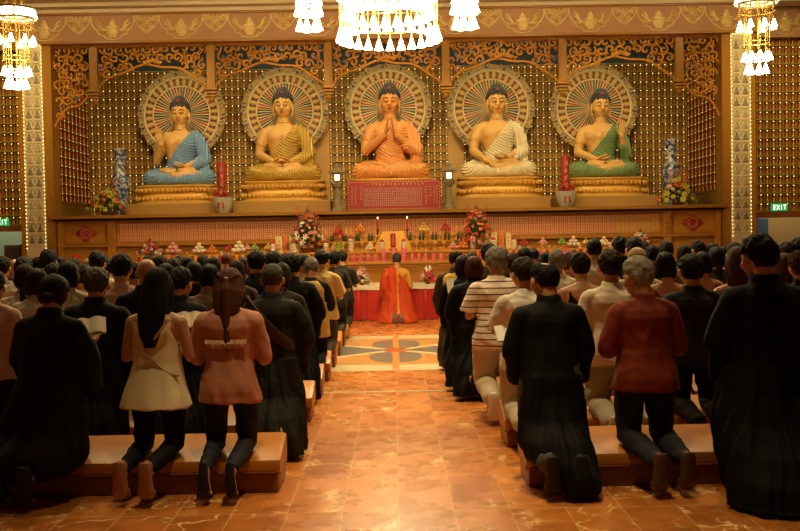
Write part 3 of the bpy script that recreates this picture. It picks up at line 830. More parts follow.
# frieze beam with gilt reliefs
FZ = 6.13
fb = MB(); fb.box((CX, 22.0, FZ), (16.06, 0.5, 0.64))
frieze = struct(fb.build('frieze_beam', M['frieze'], smooth=False))
tr = MB()
tr.box((CX, 21.72, 5.835), (16.1, 0.08, 0.05)); tr.box((CX, 21.73, 6.44), (16.1, 0.06, 0.03))
tr.build('frieze_moulding', M['wood'], frieze, smooth=False)
def spiral(cx, cz, r0, turns, a0, hand=1, n=22, y=0.0):
    return [(cx + r0 * (1 - 0.85 * k / n) * math.cos(a0 + hand * turns * 2 * PI * k / n), y, cz + r0 * (1 - 0.85 * k / n) * math.sin(a0 + hand * turns * 2 * PI * k / n)) for k in range(n + 1)]
wing = MB()
for s in (-1, 1):
    wing.tube([(s * .09, 0, -.03), (s * .19, 0, -.06), (s * .27, 0, .02), (s * .29, 0, .13), (s * .37, 0, .20)], [0.03, 0.052, 0.050, 0.038, 0.012], 8)
    wing.tube([(s * .27, 0, .03), (s * .35, 0, .07), (s * .38, 0, .14)], [0.035, 0.03, 0.01], 8)
    wing.tube([(s * .20, 0, -.06), (s * .29, 0, -.07), (s * .34, 0, .0)], [0.03, 0.028, 0.01], 8)
    wing.tube([(s * .50, 0, .26), (s * .47, 0, .10), (s * .41, 0, -.01), (s * .35, 0, -.06), (s * .31, 0, -.15), (s * .21, 0, -.19), (s * .14, 0, -.26), (0, 0, -.285)], 0.016, 6)
wing.ell((0, 0, -.08), (.135, .02, .13), seg=16); wing.ell((0, -.005, .07), (.085, .018, .06), seg=14); wing.ell((0, -.005, .165), (.045, .018, .05), seg=12)
wing.box((0, -.012, .02), (.27, .02, .03)); wing.box((0, -.012, .12), (.14, .02, .022)); wing.box((0, -.01, -.21), (.16, .02, .025))
for q in (-.09, -.045, 0, .045, .09): wing.tube([(q, -.018, -.0), (q * 1.15, -.026, -.09), (q * .7, -.018, -.19)], .008, 6)
wing = wing.mesh('winged_relief', [M['gold_pale']])
scr = MB()
for s in (-1, 1):
    scr.tube(spiral(s * .08, .13, .07, 1.3, PI / 2, s), .017, 6)
    scr.tube(spiral(s * .19, .14, .055, 1.3, -PI / 2, -s), .017, 6)
    scr.tube(spiral(s * .07, -.02, .065, 1.3, -PI / 2, s), .017, 6)
    scr.tube([(s * .28, 0, .20), (s * .15, 0, .20), (s * .02, 0, .07), (s * .14, 0, -.03), (0, 0, -.12)], .016, 6)
    scr.tube([(s * .28, 0, .19), (s * .22, 0, .04), (s * .12, 0, -.08), (0, 0, -.16)], .015, 6)
scr.ell((0, 0, .06), (.03, .012, .05), seg=8)
scr = scr.mesh('scroll_relief', [M['gold_pale']])
for k in range(-5, 6):
    link('winged_relief', wing, frieze, (CX + k * 1.475, 21.745, FZ + 0.015)).scale = (.96, 1, .90)
for k in range(-5, 5):
    link('scroll_relief', scr, frieze, (CX + (k + .5) * 1.475, 21.745, FZ + 0.06))

# cornices and ceiling bands above the frieze
mb = MB()
mb.box((CX, 21.9, 6.50), (26, 0.5, 0.09)); mb.box((CX, 21.75, 6.60), (26, 0.6, 0.10)); mb.box((CX, 21.5, 6.72), (26, 0.8, 0.14))
mb.box((CX, 21.3, 7.0), (26, 0.9, 0.44))
struct(mb.build('cornice', M['cream'], smooth=False))

# side bays either side of the columns: niche walls over a doorway
for s in (-1, 1):
    sd = 'left' if s < 0 else 'right'
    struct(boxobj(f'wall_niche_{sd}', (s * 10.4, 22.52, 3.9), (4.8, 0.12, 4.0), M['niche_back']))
    b = MB(); b.box((s * 10.4, 22.35, 1.865), (4.8, 0.4, 0.12)); struct(b.build(f'trim_lintel_{sd}', M['wood_dk'], smooth=False))
    b = MB(); b.box((s * 10.4, 22.35, 6.12), (4.8, 0.3, 0.66)); fz = struct(b.build(f'frieze_side_{sd}', M['frieze'], smooth=False))
    for k in range(3):
        link('winged_relief', wing, fz, (s * (8.75 + k * 1.475) , 22.19, FZ)); link('scroll_relief', scr, fz, (s * (9.48 + k * 1.475), 22.19, FZ + .06))
    struct(boxobj(f'wall_passage_{sd}', (s * 10.4, 25.5, 1.2), (5.6, 0.1, 3.2), M['doorwall'] if s < 0 else M['wall']))
    b = MB(); b.box((s * 8.06, 22.5, 0.92), (0.1, 0.5, 1.8)); struct(b.build(f'trim_jamb_{sd}', M['wood'], smooth=False))
# things in the passages
w = at(14, 247, 24.5)
t = thing('cabinet', 'small brown cabinet seen through the left doorway', 'cabinet', (w.x, 24.6, 0))
b = MB(); b.rbox((0, 0, 0.76), (0.42, 0.4, 1.52), 0.015); b.build('carcass', M['wood_dk'], t, smooth=False)
b = MB(); b.rbox((0, -0.21, 0.8), (0.36, 0.02, 1.36), 0.006); d_ = b.build('door', pm('door_brown', (0.12, 0.045, 0.018)), t, smooth=False)
MB().ell((0.13, -0.235, 0.85), (0.014, 0.014, 0.014), seg=8).build('knob', M['brass'], d_)
w = at(766, 226, 24.3)
t = thing('notice_board', 'blue standing board seen through the right doorway', 'board', (w.x, 24.6, 0))
MB().rbox((0, 0, 1.05), (0.34, 0.03, 1.55), 0.01).build('panel', M['blueboard'], t, smooth=False)
for s in (-1, 1): MB().tube([(s * .15, 0.0, 1.5), (s * .15, 0.02, 0.3), (s * .15, 0.12, 0)], 0.012, 8).build('leg', M['brass'], t)

# exit signs
def letters(mb, text, x0, z0, h, w, gap, t=0.16, y=0.0):
    G = {'E': [((0, 0), (0, 1)), ((0, 0), (1, 0)), ((0, .5), (.8, .5)), ((0, 1), (1, 1))], 'X': [((0, 0), (1, 1)), ((0, 1), (1, 0))],
         'I': [((.5, 0), (.5, 1))], 'T': [((0, 1), (1, 1)), ((.5, 0), (.5, 1))]}
    for i, c in enumerate(text):
        for (ax, az), (bx, bz) in G[c]:
            p = Vector((x0 + i * (w + gap) + ax * w, y, z0 + az * h)); q = Vector((x0 + i * (w + gap) + bx * w, y, z0 + bz * h))
            d = q - p; L_ = d.length; an = math.atan2(d.z, d.x)
            mb.box((p + q) / 2, (L_ + t * h * 0.9, 0.004, t * h), rot=Matrix.Rotation(-an, 3, 'Y'))
def exit_sign(x, z, label):
    t = thing('exit_sign', label, 'exit sign', (x, 22.13, z), group=None)
    MB().rbox((0, 0.02, 0), (0.36, 0.05, 0.165), 0.01).build('housing', M['green_sign'], t, smooth=False)
    b = MB(); letters(b, 'EXIT', -0.125, -0.045, 0.09, 0.05, 0.022, 0.17, y=-0.007); b.build('lettering', M['sign_white'], t, smooth=False)
exit_sign(at(779.5, 207.5, 22.13).x, 2.03, 'lit green EXIT sign above the right doorway')
exit_sign(at(0.5, 223.5, 22.13).x, 2.01, 'lit green EXIT sign above the left doorway at the frame edge')

# ------------------------------------------------------------------ wall niches with gilt figurines
def grid(cells_u, cells_v, org, du, dv, ax, nrm, name, dep=1.0):
    """shelves and dividers as one structure mesh"""
    mb = MB(); U = Vector(ax); Nn = Vector(nrm)
    rot = Matrix((U, Nn, Vector((0, 0, 1)))).transposed()
    Lu = cells_u * du; Lv = cells_v * dv
    for j in range(cells_v + 1):
        mb.box(Vector(org) + U * Lu / 2 + Vector((0, 0, j * dv)) + Nn * 0.045 * dep, (Lu, 0.09 * dep, 0.022), rot=rot)
    for i in range(cells_u + 1):
        mb.box(Vector(org) + U * i * du + Vector((0, 0, Lv / 2)) + Nn * 0.03 * dep, (0.012, 0.06 * dep, Lv), rot=rot)
    o = mb.build(name, M['niche'], smooth=False); struct(o); return o
fig = MB(); fig.mi = 1
fig.box((0, 0.03, 0.075), (0.062, 0.01, 0.15))
fig.mi = 0
fig.ell((0, 0, 0.018), (0.034, 0.022, 0.018), seg=8); fig.ell((0, 0.004, 0.052), (0.020, 0.016, 0.034), seg=8); fig.ell((0, 0.002, 0.096), (0.012, 0.012, 0.015), seg=8)
fig.mi = 2
fig.ell((0, -0.012, 0.150), (0.0095, 0.008, 0.0095), seg=6)
fig_me = fig.mesh('niche_figurine', [M['gold'], M['niche_red'], M['bead']])
FV = np.array(fig.v); FF = fig.f; FM = fig.m
rest = MB()
figs = MB(); figs.mi = 1; figs.box((0, 0.03, 0.085), (0.15, 0.012, 0.155)); figs.mi = 0
figs.ell((0, 0, 0.018), (0.034, 0.022, 0.018), seg=8); figs.ell((0, 0.004, 0.052), (0.020, 0.016, 0.034), seg=8); figs.ell((0, 0.002, 0.096), (0.012, 0.012, 0.015), seg=8); figs.mi = 2; figs.ell((0, 0.0, 0.172), (0.006, 0.006, 0.006), seg=6)
figs_me = figs.mesh('niche_figurine', [M['gold'], M['niche_red'], M['bead']])
def bulk_add(pos, rz, src=None, tab=1):
    fv, ff, fm = (np.array(src.v), src.f, src.m) if src else (FV, FF, FM)
    fm = [tab if q == 1 else q for q in fm]
    c, s_ = math.cos(rz), math.sin(rz)
    v = np.stack([fv[:, 0] * c - fv[:, 1] * s_ + pos[0], fv[:, 0] * s_ + fv[:, 1] * c + pos[1], fv[:, 2] + pos[2]], 1)
    k = len(rest.v); rest.v.extend(map(tuple, v)); rest.f.extend([tuple(i + k for i in f) for f in ff]); rest.m.extend(fm)
def fig_thing(pos, rz, label, group, me=None):
    o = link('niche_figurine', me or fig_me, None, pos, (0, 0, rz)); tag(o, label, 'figurine', group)
DU, DV = 0.148, 0.205
# side bays
for s in (-1, 1):
    sd = 'left' if s < 0 else 'right'
    org = Vector((8.02, 22.44, 1.95)) if s > 0 else Vector((-8.10 - 16 * DU, 22.44, 1.95))
    grid(16, 19, org, DU, DV, (1, 0, 0), (0, -1, 0), f'wall_niche_shelves_{sd}')
    for j in range(19):
        for i in range(16):
            p = org + Vector(((i + .5) * DU, -0.05, j * DV + 0.012))
            col_ = i if s > 0 else 15 - i
            if (s > 0 and col_ < 7) or (s < 0 and col_ < 5): fig_thing(p, 0, f'tiny gilt seated figurine before a red tab in the {sd} side wall niches', f'niche figurines on the {sd} side wall')
            else: bulk_add(p, 0)
# alcove back wall
org = Vector((CX - 7.25, 24.42, 2.15)); nu = 98
struct(boxobj('trim_alcove_band', (CX, 24.40, 5.95), (14.6, 0.10, 0.60), pm('dark_blue_band', (0.030, 0.055, 0.085), 0.6)))
grid(nu, 17, org, DU, DV, (1, 0, 0), (0, -1, 0), 'wall_niche_shelves_back')
for j in range(17):
    for i in range(nu):
        p = org + Vector(((i + .5) * DU, -0.05, j * DV + 0.012)); bulk_add(p, 0, None, 3)
# alcove side walls
nind = 0
for s in (-1, 1):
    sd = 'left' if s < 0 else 'right'
    X = CX + s * 7.32
    org = Vector((X, 22.2, 2.45))
    grid(8, 16, org, .277, DV, (0, 1, 0), (-s, 0, 0), f'wall_niche_shelves_alcove_{sd}', 0.30)
    for j in range(16):
        for i in range(8):
            p = org + Vector((-s * 0.05, (i + .5) * .277, j * DV + 0.012)); rz = s * PI / 2 * -1
            if i < 2 and nind < 68:
                nind += 1; fig_thing(p, rz, f'tiny gilt figurine with red tab near the front edge of the {sd} alcove side wall', f'niche figurines on the {sd} alcove side', figs_me)
            else: bulk_add(p, rz, figs)
o = rest.build('niche_figurines_mass', [M['gold'], M['niche_red'], M['bead'], pm('niche_tab_brown', (0.30, 0.11, 0.015))]); o.name = 'niche_figurines'
tag(o, 'hundreds of tiny gilt figurines with lamp beads filling the alcove wall niches', 'figurines', kind='stuff')

# ------------------------------------------------------------------ carved wooden screen
POSTX = [-6.38, -3.83, -1.28, 1.28, 3.83, 6.38]
def smooth_lattice(x0, x1, ztop, fbot, y, blue=0.0, seed=0, step=0.178):
    rnd = random.Random(seed); mb = MB()
    n = 0
    rows = int((ztop - 3.9) / step) + 2
    pts = []
    for r in range(rows):
        z = ztop - 0.075 - r * step
        off = (r % 2) * step * 0.55
        x = x0 + 0.07 + off
        while x < x1 - 0.05:
            if z > fbot((x - x0) / (x1 - x0)) + 0.05: pts.append((x + rnd.uniform(-.02, .02), z + rnd.uniform(-.015, .015), r))
            x += step * 1.12
    for (x, z, r) in pts:
        hd = 1 if rnd.random() < .5 else -1
        rr = rnd.uniform(0.088, 0.118)
        mb.mi = 0
        mb.tube(spiral(x, z, rr, rnd.uniform(0.9, 1.35), rnd.uniform(0, 2 * PI), hd, 14, y + rnd.uniform(-.02, .02)), [0.012 + 0.017 * math.sin(PI * min(1, .15 + k / 16)) for k in range(15)], 6)
        a = rnd.uniform(0, 2 * PI); d = Vector((math.cos(a), 0, math.sin(a)))
        p = Vector((x, y, z)) + d * rr
        mb.tube([p - d * .02, p + d * .03 + Vector((0, -.03, 0)), p + d * 0.085], [0.010, 0.030, 0.006], 6)
        d2 = Vector((math.cos(a + 1.1), 0, math.sin(a + 1.1)))
        mb.tube([p, p + d2 * .04 + Vector((0, -.02, 0)), p + d2 * 0.08], [0.010, 0.026, 0.006], 6)
        if rnd.random() < blue:
            mb.mi = 1; mb.ell((x + rnd.uniform(-.05, .05), y - 0.01, z + rnd.uniform(-.04, .04)), (0.045, 0.012, 0.03), Matrix.Rotation(rnd.uniform(0, 3), 3, 'Y'), 8)
    mb.mi = 0
    N_ = 30
    edge = [(x0 + (x1 - x0) * k / N_, y - 0.02, fbot(k / N_)) for k in range(N_ + 1)]
    mb.tube(edge, [(0.026, 0.026)] * len(edge), 8)
    mb.box(((x0 + x1) / 2, y, ztop), (x1 - x0, 0.08, 0.05))
    return mb
scr_root = thing('carved_screen', 'openwork carved wooden screen of scrolling vines hanging below the frieze', 'screen', (0, 0, 0))
ogee = lambda u: 4.86 + 0.50 * (math.sin(PI * u) ** 0.75) + 0.03 * math.sin(PI * u * 6)
for k in range(5):
    x0, x1 = CX + POSTX[k] + 0.08, CX + POSTX[k + 1] - 0.08
    mb = smooth_lattice(x0, x1, 5.78, ogee, 21.95, (0.12, 0.5, 0.45, 0.5, 0.12)[k], k)
    # raised floral boss over the bay centre
    mb.mi = 0; xc = (x0 + x1) / 2
    for q in range(-3, 4): mb.ell((xc + q * 0.055, 21.90, 5.47 - abs(q) * 0.02), (0.035, 0.03, 0.06), Matrix.Rotation(q * 0.3, 3, 'Y'), 8)
    mb.build('bay_panel', [M['carve'], M['carve_blue']], scr_root)
corner = lambda u: 4.05 + 0.78 * min(1, u * 1.0) ** 0.85 + 0.10 * math.sin(2 * PI * u)
for s in (-1, 1):
    a, b_ = sorted((CX + s * 6.46, CX + s * 7.26))
    f = (corner if s < 0 else (lambda u: corner(1 - u)))
    smooth_lattice(a, b_, 5.78, f, 21.95, 0.12, 20 + s).build('corner_panel', [M['carve'], M['carve_blue']], scr_root)
for x in POSTX:
    mb = MB(); mb.box((CX + x, 21.93, 5.32), (0.17, 0.14, 1.0))
    mb.box((CX + x, 21.86, 5.32), (0.10, 0.03, 0.96))
    for dz in (0, 0.07, 0.14): mb.rbox((CX + x, 21.93, 4.81 - dz), (0.27 - dz * 0.6, 0.24 - dz * .6, 0.05), 0.012)
    mb.lathe([(0.001, 4.52), (0.05, 4.55), (0.075, 4.60), (0.05, 4.66), (0.001, 4.67)], 14, (CX + x, 21.93, 0))
    mb.build('hanging_post', M['wood'], scr_root)

# ------------------------------------------------------------------ statues
def folds(me, dfun):
    co, no = get_cn(me); co = co + no * dfun(co)[:, None]; set_co(me, co); return me
HB = Vector((0, -0.05, 1.68))
def buddha(x, Y, z, scale, armL, armR, robec, skinc, robe_full, label, bare_low=False):
    """armR is on the viewer's left (-x)"""
    t = thing('seated_buddha_statue', label, 'statue', (x, Y, z), group='seated statues')
    t.scale = (scale * .90, scale, scale)
    b = MB()
    # trunk
    b.loft([(0.05, 0, 0, 0.42, 0.34), (0.25, 0, 0, 0.36, 0.29), (0.50, 0, 0.0, 0.315, 0.225), (0.75, 0, 0.0, 0.37, 0.245), (0.95, 0, 0, 0.44, 0.27), (1.08, 0, 0, 0.45, 0.235), (1.17, 0, 0, 0.36, 0.18), (1.24, 0, 0, 0.22, 0.15), (1.30, 0, 0, 0.14, 0.13)], 32, 2.3)
    for s in (-1, 1): b.ell((s * 0.19, -0.16, 0.97), (0.19, 0.10, 0.15), seg=18)
    b.ell((0, -0.12, 0.55), (0.24, 0.15, 0.2), seg=18)
    b.tube([(0, 0, 1.20), (0, -0.02, 1.34), (0, -0.04, 1.46)], [0.15, 0.125, 0.13], 20)
    for q in (1.30, 1.345): b.tube([(0.135 * math.cos(a), 0.135 * math.sin(a) - 0.015, q) for a in np.linspace(0, 2 * PI, 25)], 0.016, 6, cap=False)
    # legs
    for s in (-1, 1):
        b.tube([(s * 0.25, 0.05, 0.20), (s * 0.55, -0.12, 0.20), (s * 0.74, -0.22, 0.17)], [0.21, 0.19, 0.15], 18, rnd=True)
        b.tube([(s * 0.74, -0.24, 0.16), (s * 0.40, -0.44, 0.17 + (0.05 if s > 0 else 0)), (-s * 0.10, -0.52, 0.16 + (0.05 if s > 0 else 0))], [0.14, 0.125, 0.09], 18, rnd=True)
    b.ell((0, -0.12, 0.14), (0.55, 0.42, 0.15), seg=20)
    # feet resting on the opposite thighs
    for s in (-1, 1):
        b.tube([(s * 0.10, -0.52, 0.27), (s * 0.28, -0.48, 0.31), (s * 0.42, -0.42, 0.32)], [0.06, 0.07, 0.05], 12, rnd=True)
    legs_end = len(b.v)
    # arms
    arms = {}
    for s, kind in ((-1, armR), (1, armL)):
        S = Vector((s * 0.45, 0.0, 1.05))
        if kind == 'lap': E = Vector((s * 0.60, -0.05, 0.60)); W = Vector((s * 0.22, -0.44, 0.42)); H = ((-s * 1, -0.12, -0.05), (0, 0.3, 1), (0, -1, 0.25))
        elif kind == 'knee': E = Vector((s * 0.60, -0.08, 0.60)); W = Vector((s * 0.40, -0.50, 0.42)); H = ((-s * 0.75, -0.35, -0.42), (0, 0.5, -1), (-s, 0.4, 0.2))
        elif kind == 'raised': E = Vector((s * 0.60, -0.10, 0.56)); W = Vector((s * 0.44, -0.40, 0.94)); H = ((s * 0.05, -0.12, 1), (0, -1, -0.1), (-s, 0, 0.1))
        elif kind == 'joined': E = Vector((s * 0.60, -0.12, 0.62)); W = Vector((s * 0.12, -0.42, 0.92)); H = ((-s * 0.22, -0.15, 1), (-s, -0.1, 0), (0, 1, 0.4))
        b.tube([S, S.lerp(E, .5) + Vector((s * .02, 0, 0)), E], [0.145, 0.135, 0.105], 16, rnd=True)
        b.tube([E, E.lerp(W, .4), W], [0.105, 0.098, 0.062], 16, rnd=True)
        b.tube([(s * .28, 0, 1.12), S], [0.14, 0.145], 14, rnd=True)
        hand(b, W, H[0], H[1], H[2], 0.40 if kind != 'joined' else 0.42, 0.16 if kind in ('lap', 'knee') else (0.10 if kind == 'raised' else 0.02), 8)
        arms[s] = (S, E, W)
    # head
    hm = Matrix.Translation(HB) @ Matrix.Rotation(R(7), 4, 'X')
    h = MB()
    h.ell((0, 0, 0.02), (0.222, 0.235, 0.26), seg=32); h.ell((0, -0.045, -0.10), (0.185, 0.175, 0.19), seg=28); h.ell((0, -0.10, -0.20), (0.10, 0.09, 0.075), seg=18)
    for s in (-1, 1):
        h.ell((s * 0.105, -0.125, -0.085), (0.075, 0.08, 0.08), seg=16)
        h.tube([(s * 0.222, 0.02, 0.05), (s * 0.235, 0.02, -0.05), (s * 0.228, 0.01, -0.16), (s * 0.215, 0.0, -0.25)], [(0.022, 0.05), (0.022, 0.055), (0.02, 0.045), (0.022, 0.04)], 12, rnd=True)
        h.tube([(s * 0.03, -0.238, 0.045), (s * 0.085, -0.236, 0.070), (s * 0.15, -0.205, 0.045)], [0.012, 0.014, 0.008], 8)
        h.ell((s * 0.085, -0.212, 0.005), (0.052, 0.030, 0.024), seg=14)
    h.tube([(0, -0.222, 0.05), (0, -0.255, -0.02), (0, -0.272, -0.075)], [0.018, 0.024, 0.034], 10, rnd=True)
    for s in (-1, 1): h.ell((s * 0.028, -0.245, -0.08), (0.022, 0.022, 0.017), seg=10)
    h.ell((0, -0.232, -0.132), (0.052, 0.024, 0.014), seg=12); h.ell((0, -0.228, -0.155), (0.040, 0.024, 0.014), seg=12)
    b.merge(h, hm)
    me = fuse(b, 0.0125, 2, 'body'); me.materials[0] = skinc
    link('body', me, t)
    # painted face
    def hp(mb_, name, mat): mb2 = MB(); mb2.merge(mb_, hm); mb2.build(name, mat, t)
    for s in (-1, 1):
        q = MB(); q.tube([(s * 0.026, -0.243, 0.052), (s * 0.06, -0.2475, 0.074), (s * 0.105, -0.238, 0.074), (s * 0.158, -0.205, 0.046)], [0.005, 0.009, 0.009, 0.004], 8); hp(q, 'eyebrow', M['black'])
        q = MB(); q.tube([(s * 0.036, -0.2385, 0.002), (s * 0.06, -0.2415, -0.008), (s * 0.09, -0.2395, -0.010), (s * 0.138, -0.2175, 0.004)], [0.004, 0.0085, 0.0085, 0.004], 8); hp(q, 'eye_line', M['black'])
    q = MB(); q.tube([(-0.048, -0.243, -0.140), (-0.02, -0.256, -0.133), (0, -0.256, -0.137), (0.02, -0.256, -0.133), (0.048, -0.243, -0.140)], [0.002, 0.007, 0.006, 0.007, 0.002], 8)
    q.tube([(-0.034, -0.246, -0.150), (0, -0.256, -0.157), (0.034, -0.246, -0.150)], [0.002, 0.008, 0.002], 8); hp(q, 'lips', pm('lip_red', (.42, .06, .03)))
    q = MB(); q.ell((0, -0.238, 0.10), (0.013, 0.01, 0.013), seg=10); hp(q, 'forehead_dot', M['redwax'])
    # hair of small curls with a domed crown
    hb = MB()
    def hs(d):   # hair surface
        c0 = Vector((0, 0.02, 0.05)); r = Vector((0.240, 0.245, 0.270)); base = 1 / math.sqrt((d.x / r.x) ** 2 + (d.y / r.y) ** 2 + (d.z / r.z) ** 2); return c0 + d * base
    hb.ell((0, 0.035, 0.075), (0.232, 0.230, 0.245), seg=28); hb.ell((0, 0.03, 0.262), (0.130, 0.135, 0.105), seg=20)
    hb.ell((0, 0.10, -0.06), (0.19, 0.14, 0.18), seg=18)
    G_ = PI * (3 - math.sqrt(5))
    for i in range(330):
        zz = 1 - 2 * (i + .5) / 330; rr = math.sqrt(1 - zz * zz); d = Vector((rr * math.cos(G_ * i), rr * math.sin(G_ * i), zz))
        p = hs(d); front = -p.y
        lim = 0.145 if p.y < -0.09 else (0.06 if p.y < 0.0 else -0.2)
        lim = max(lim, 0.135 * min(1, max(0, (front + 0.02) / 0.10))) if p.y < 0.05 else lim
        if p.z > lim: hb.ell(p, (0.030, 0.030, 0.030), seg=8)
    for i in range(90):
        zz = 1 - 1.1 * (i + .5) / 90; rr = math.sqrt(1 - zz * zz); p = Vector((0, 0.03, 0.262)) + Vector((0.130 * rr * math.cos(G_ * i), 0.135 * rr * math.sin(G_ * i), 0.105 * zz)); hb.ell(p, (0.026, 0.026, 0.026), seg=8)
    h2 = MB(); h2.merge(hb, hm); ho = h2.build('hair', M['black'], t)
    q = MB(); q.ell((0, -0.150, 0.262), (0.038, 0.03, 0.03), seg=12); q2 = MB(); q2.merge(q, hm); q2.build('jewel', M['red'], ho)
    # lower robe over the crossed legs
    g = MB()
    for s in (-1, 1):
        g.tube([(s * 0.22, 0.05, 0.20), (s * 0.55, -0.12, 0.205), (s * 0.75, -0.22, 0.175)], [0.225, 0.215, 0.175], 20, rnd=True)
        g.tube([(s * 0.75, -0.24, 0.165), (s * 0.42, -0.43, 0.16), (s * 0.05, -0.52, 0.13)], [0.17, 0.155, 0.12], 20, rnd=True)
    g.ell((0, -0.15, 0.13), (0.60, 0.46, 0.155), seg=24)
    g.loft([(0.1, 0, 0.0, 0.46, 0.36), (0.35, 0, 0, 0.375, 0.30), (0.50, 0, 0, 0.345, 0.262), (0.60, 0, 0, 0.345, 0.250)], 28, 2.3)
    me = fuse(g, 0.014, 2, 'lower_robe')
    def df(co):
        d1 = np.sqrt((np.abs(co[:, 0]) - 0.78) ** 2 + (co[:, 2] - 0.30) ** 2 + 0.3 * (co[:, 1] + 0.2) ** 2)
        w_ = np.sin(d1 * 2 * PI / 0.052 + vnoise(co, (4, 4, 4), x) * 1.5)
        return 0.016 * np.tanh(w_ * 1.4) * sstep(0.0, 0.12, co[:, 2]) - 0.012 * (np.abs(co[:, 0]) < 0.16)
    folds(me, df); co, no = get_cn(me); co[:, 2] = np.maximum(co[:, 2], 0.003); set_co(me, co)
    me.materials[0] = robec; link('lower_robe', me, t)
    # feet show on top of the robe
    q = MB()
    for s in (-1, 1):
        q.tube([(s * 0.05, -0.50, 0.335), (s * 0.20, -0.46, 0.352), (s * 0.36, -0.40, 0.365)], [(0.05, 0.04), (0.055, 0.045), (0.05, 0.04)], 12, rnd=True)
        for k in range(5): q.tube([(s * 0.36, -0.44 + k * 0.022, 0.365), (s * 0.42, -0.43 + k * 0.022, 0.372)], 0.017, 8, rnd=True)
    if armL != 'joined': fo = q.build('foot', skinc, t)
    # upper robe over the viewer's right shoulder
    g = MB()
    g.loft([(0.30, 0, 0, 0.40, 0.32), (0.50, 0, 0.0, 0.345, 0.262), (0.75, 0, 0.0, 0.395, 0.285), (0.95, 0, 0, 0.465, 0.315), (1.08, 0, 0, 0.475, 0.27), (1.17, 0, 0, 0.385, 0.21), (1.235, 0, 0, 0.22, 0.175)], 32, 2.3)
    for s in (-1, 1): g.ell((s * 0.19, -0.165, 0.95), (0.20, 0.125, 0.18), seg=18)
    g.ell((0, -0.12, 0.55), (0.27, 0.175, 0.22), seg=18)
    S, E, W = arms[1]
    g.tube([(0.28, 0, 1.12), S], [0.165, 0.17], 16, rnd=True)
    g.tube([S, S.lerp(E, .5) + Vector((.03, 0, 0)), E + Vector((0.02, 0.0, -0.02))], [0.172, 0.172, 0.160], 18, rnd=True)
    fw = 0.62 if armL in ('lap', 'knee') else 0.5
    g.tube([E + Vector((0.02, 0, -0.02)), E.lerp(W, fw * .5) + Vector((0, 0, -0.03)), E.lerp(W, fw) + Vector((0, 0, -0.05))], [0.155, 0.145, 0.12], 16, rnd=True)
    g.tube([E + Vector((0.0, 0.02, 0)), (0.60, -0.08, 0.30), (0.52, -0.16, 0.16)], [0.13, 0.13, 0.12], 16, rnd=True)
    if robe_full:
        S2, E2, W2 = arms[-1]
    me = fuse(g, 0.0135, 2, 'upper_robe')
    co, no = get_cn(me)
    xx, yy, zz = co[:, 0], co[:, 1], co[:, 2]
    line = 0.50 + np.clip((xx + 0.36), 0, 2) * 1.15 if not robe_full else 0.60 + np.clip((xx + 0.40), 0, 2) * 1.05
    line = np.where(yy > 0.05, 0.75 + (xx + 0.5) * 0.9, line)
    out = sstep(-0.015, 0.015, zz - line)
    dd = np.sqrt((xx - 0.30) ** 2 + (zz - 1.30) ** 2 + 0.2 * yy ** 2)
    w_ = np.sin(dd * 2 * PI / 0.056 + vnoise(co, (3, 3, 3), x + 5) * 1.2)
    arm_w = np.sin(xx * 2 * PI / 0.062 + zz * 8)
    ww = np.where(xx > 0.42, arm_w, w_)
    co = co + no * (0.014 * np.tanh(ww * 1.4) * (1 - out) - 0.085 * out)[:, None]
    set_co(me, co); me.materials[0] = robec; link('upper_robe', me, t)
    # armlet on the bare arm, chest emblem
    S2, E2, W2 = arms[-1]
    c = S2.lerp(E2, 0.55) + Vector((-0.01, 0, 0)); ax = (E2 - S2).normalized(); a_, b2 = frame(ax)
    q = MB(); q.tube([c + a_ * 0.142 * math.cos(v) + b2 * 0.142 * math.sin(v) for v in np.linspace(0, 2 * PI, 29)], 0.012, 8, cap=False)
    q.tube([c - ax * .035 + a_ * 0.144 * math.cos(v) + b2 * 0.144 * math.sin(v) for v in np.linspace(0, 2 * PI, 29)], 0.007, 8, cap=False); q.build('armlet', M['gold'], t)
    if armL != 'joined':
        q = MB(); u = 0.026; cx_, cz_ = -0.02, 0.98; yb = -0.285
        for (ax_, az_, w2, h2_) in ((0, 0, 4.6 * u, .011), (0, 0, .011, 4.6 * u), (-2.1 * u, 1.1 * u, .011, 2.2 * u), (2.1 * u, -1.1 * u, .011, 2.2 * u), (1.1 * u, 2.1 * u, 2.2 * u, .011), (-1.1 * u, -2.1 * u, 2.2 * u, .011)):
            q.box((cx_ + ax_, yb + 0.004, cz_ + az_), (w2, 0.02, h2_))
        q.build('chest_emblem', M['gold'], t, smooth=False)
    return t

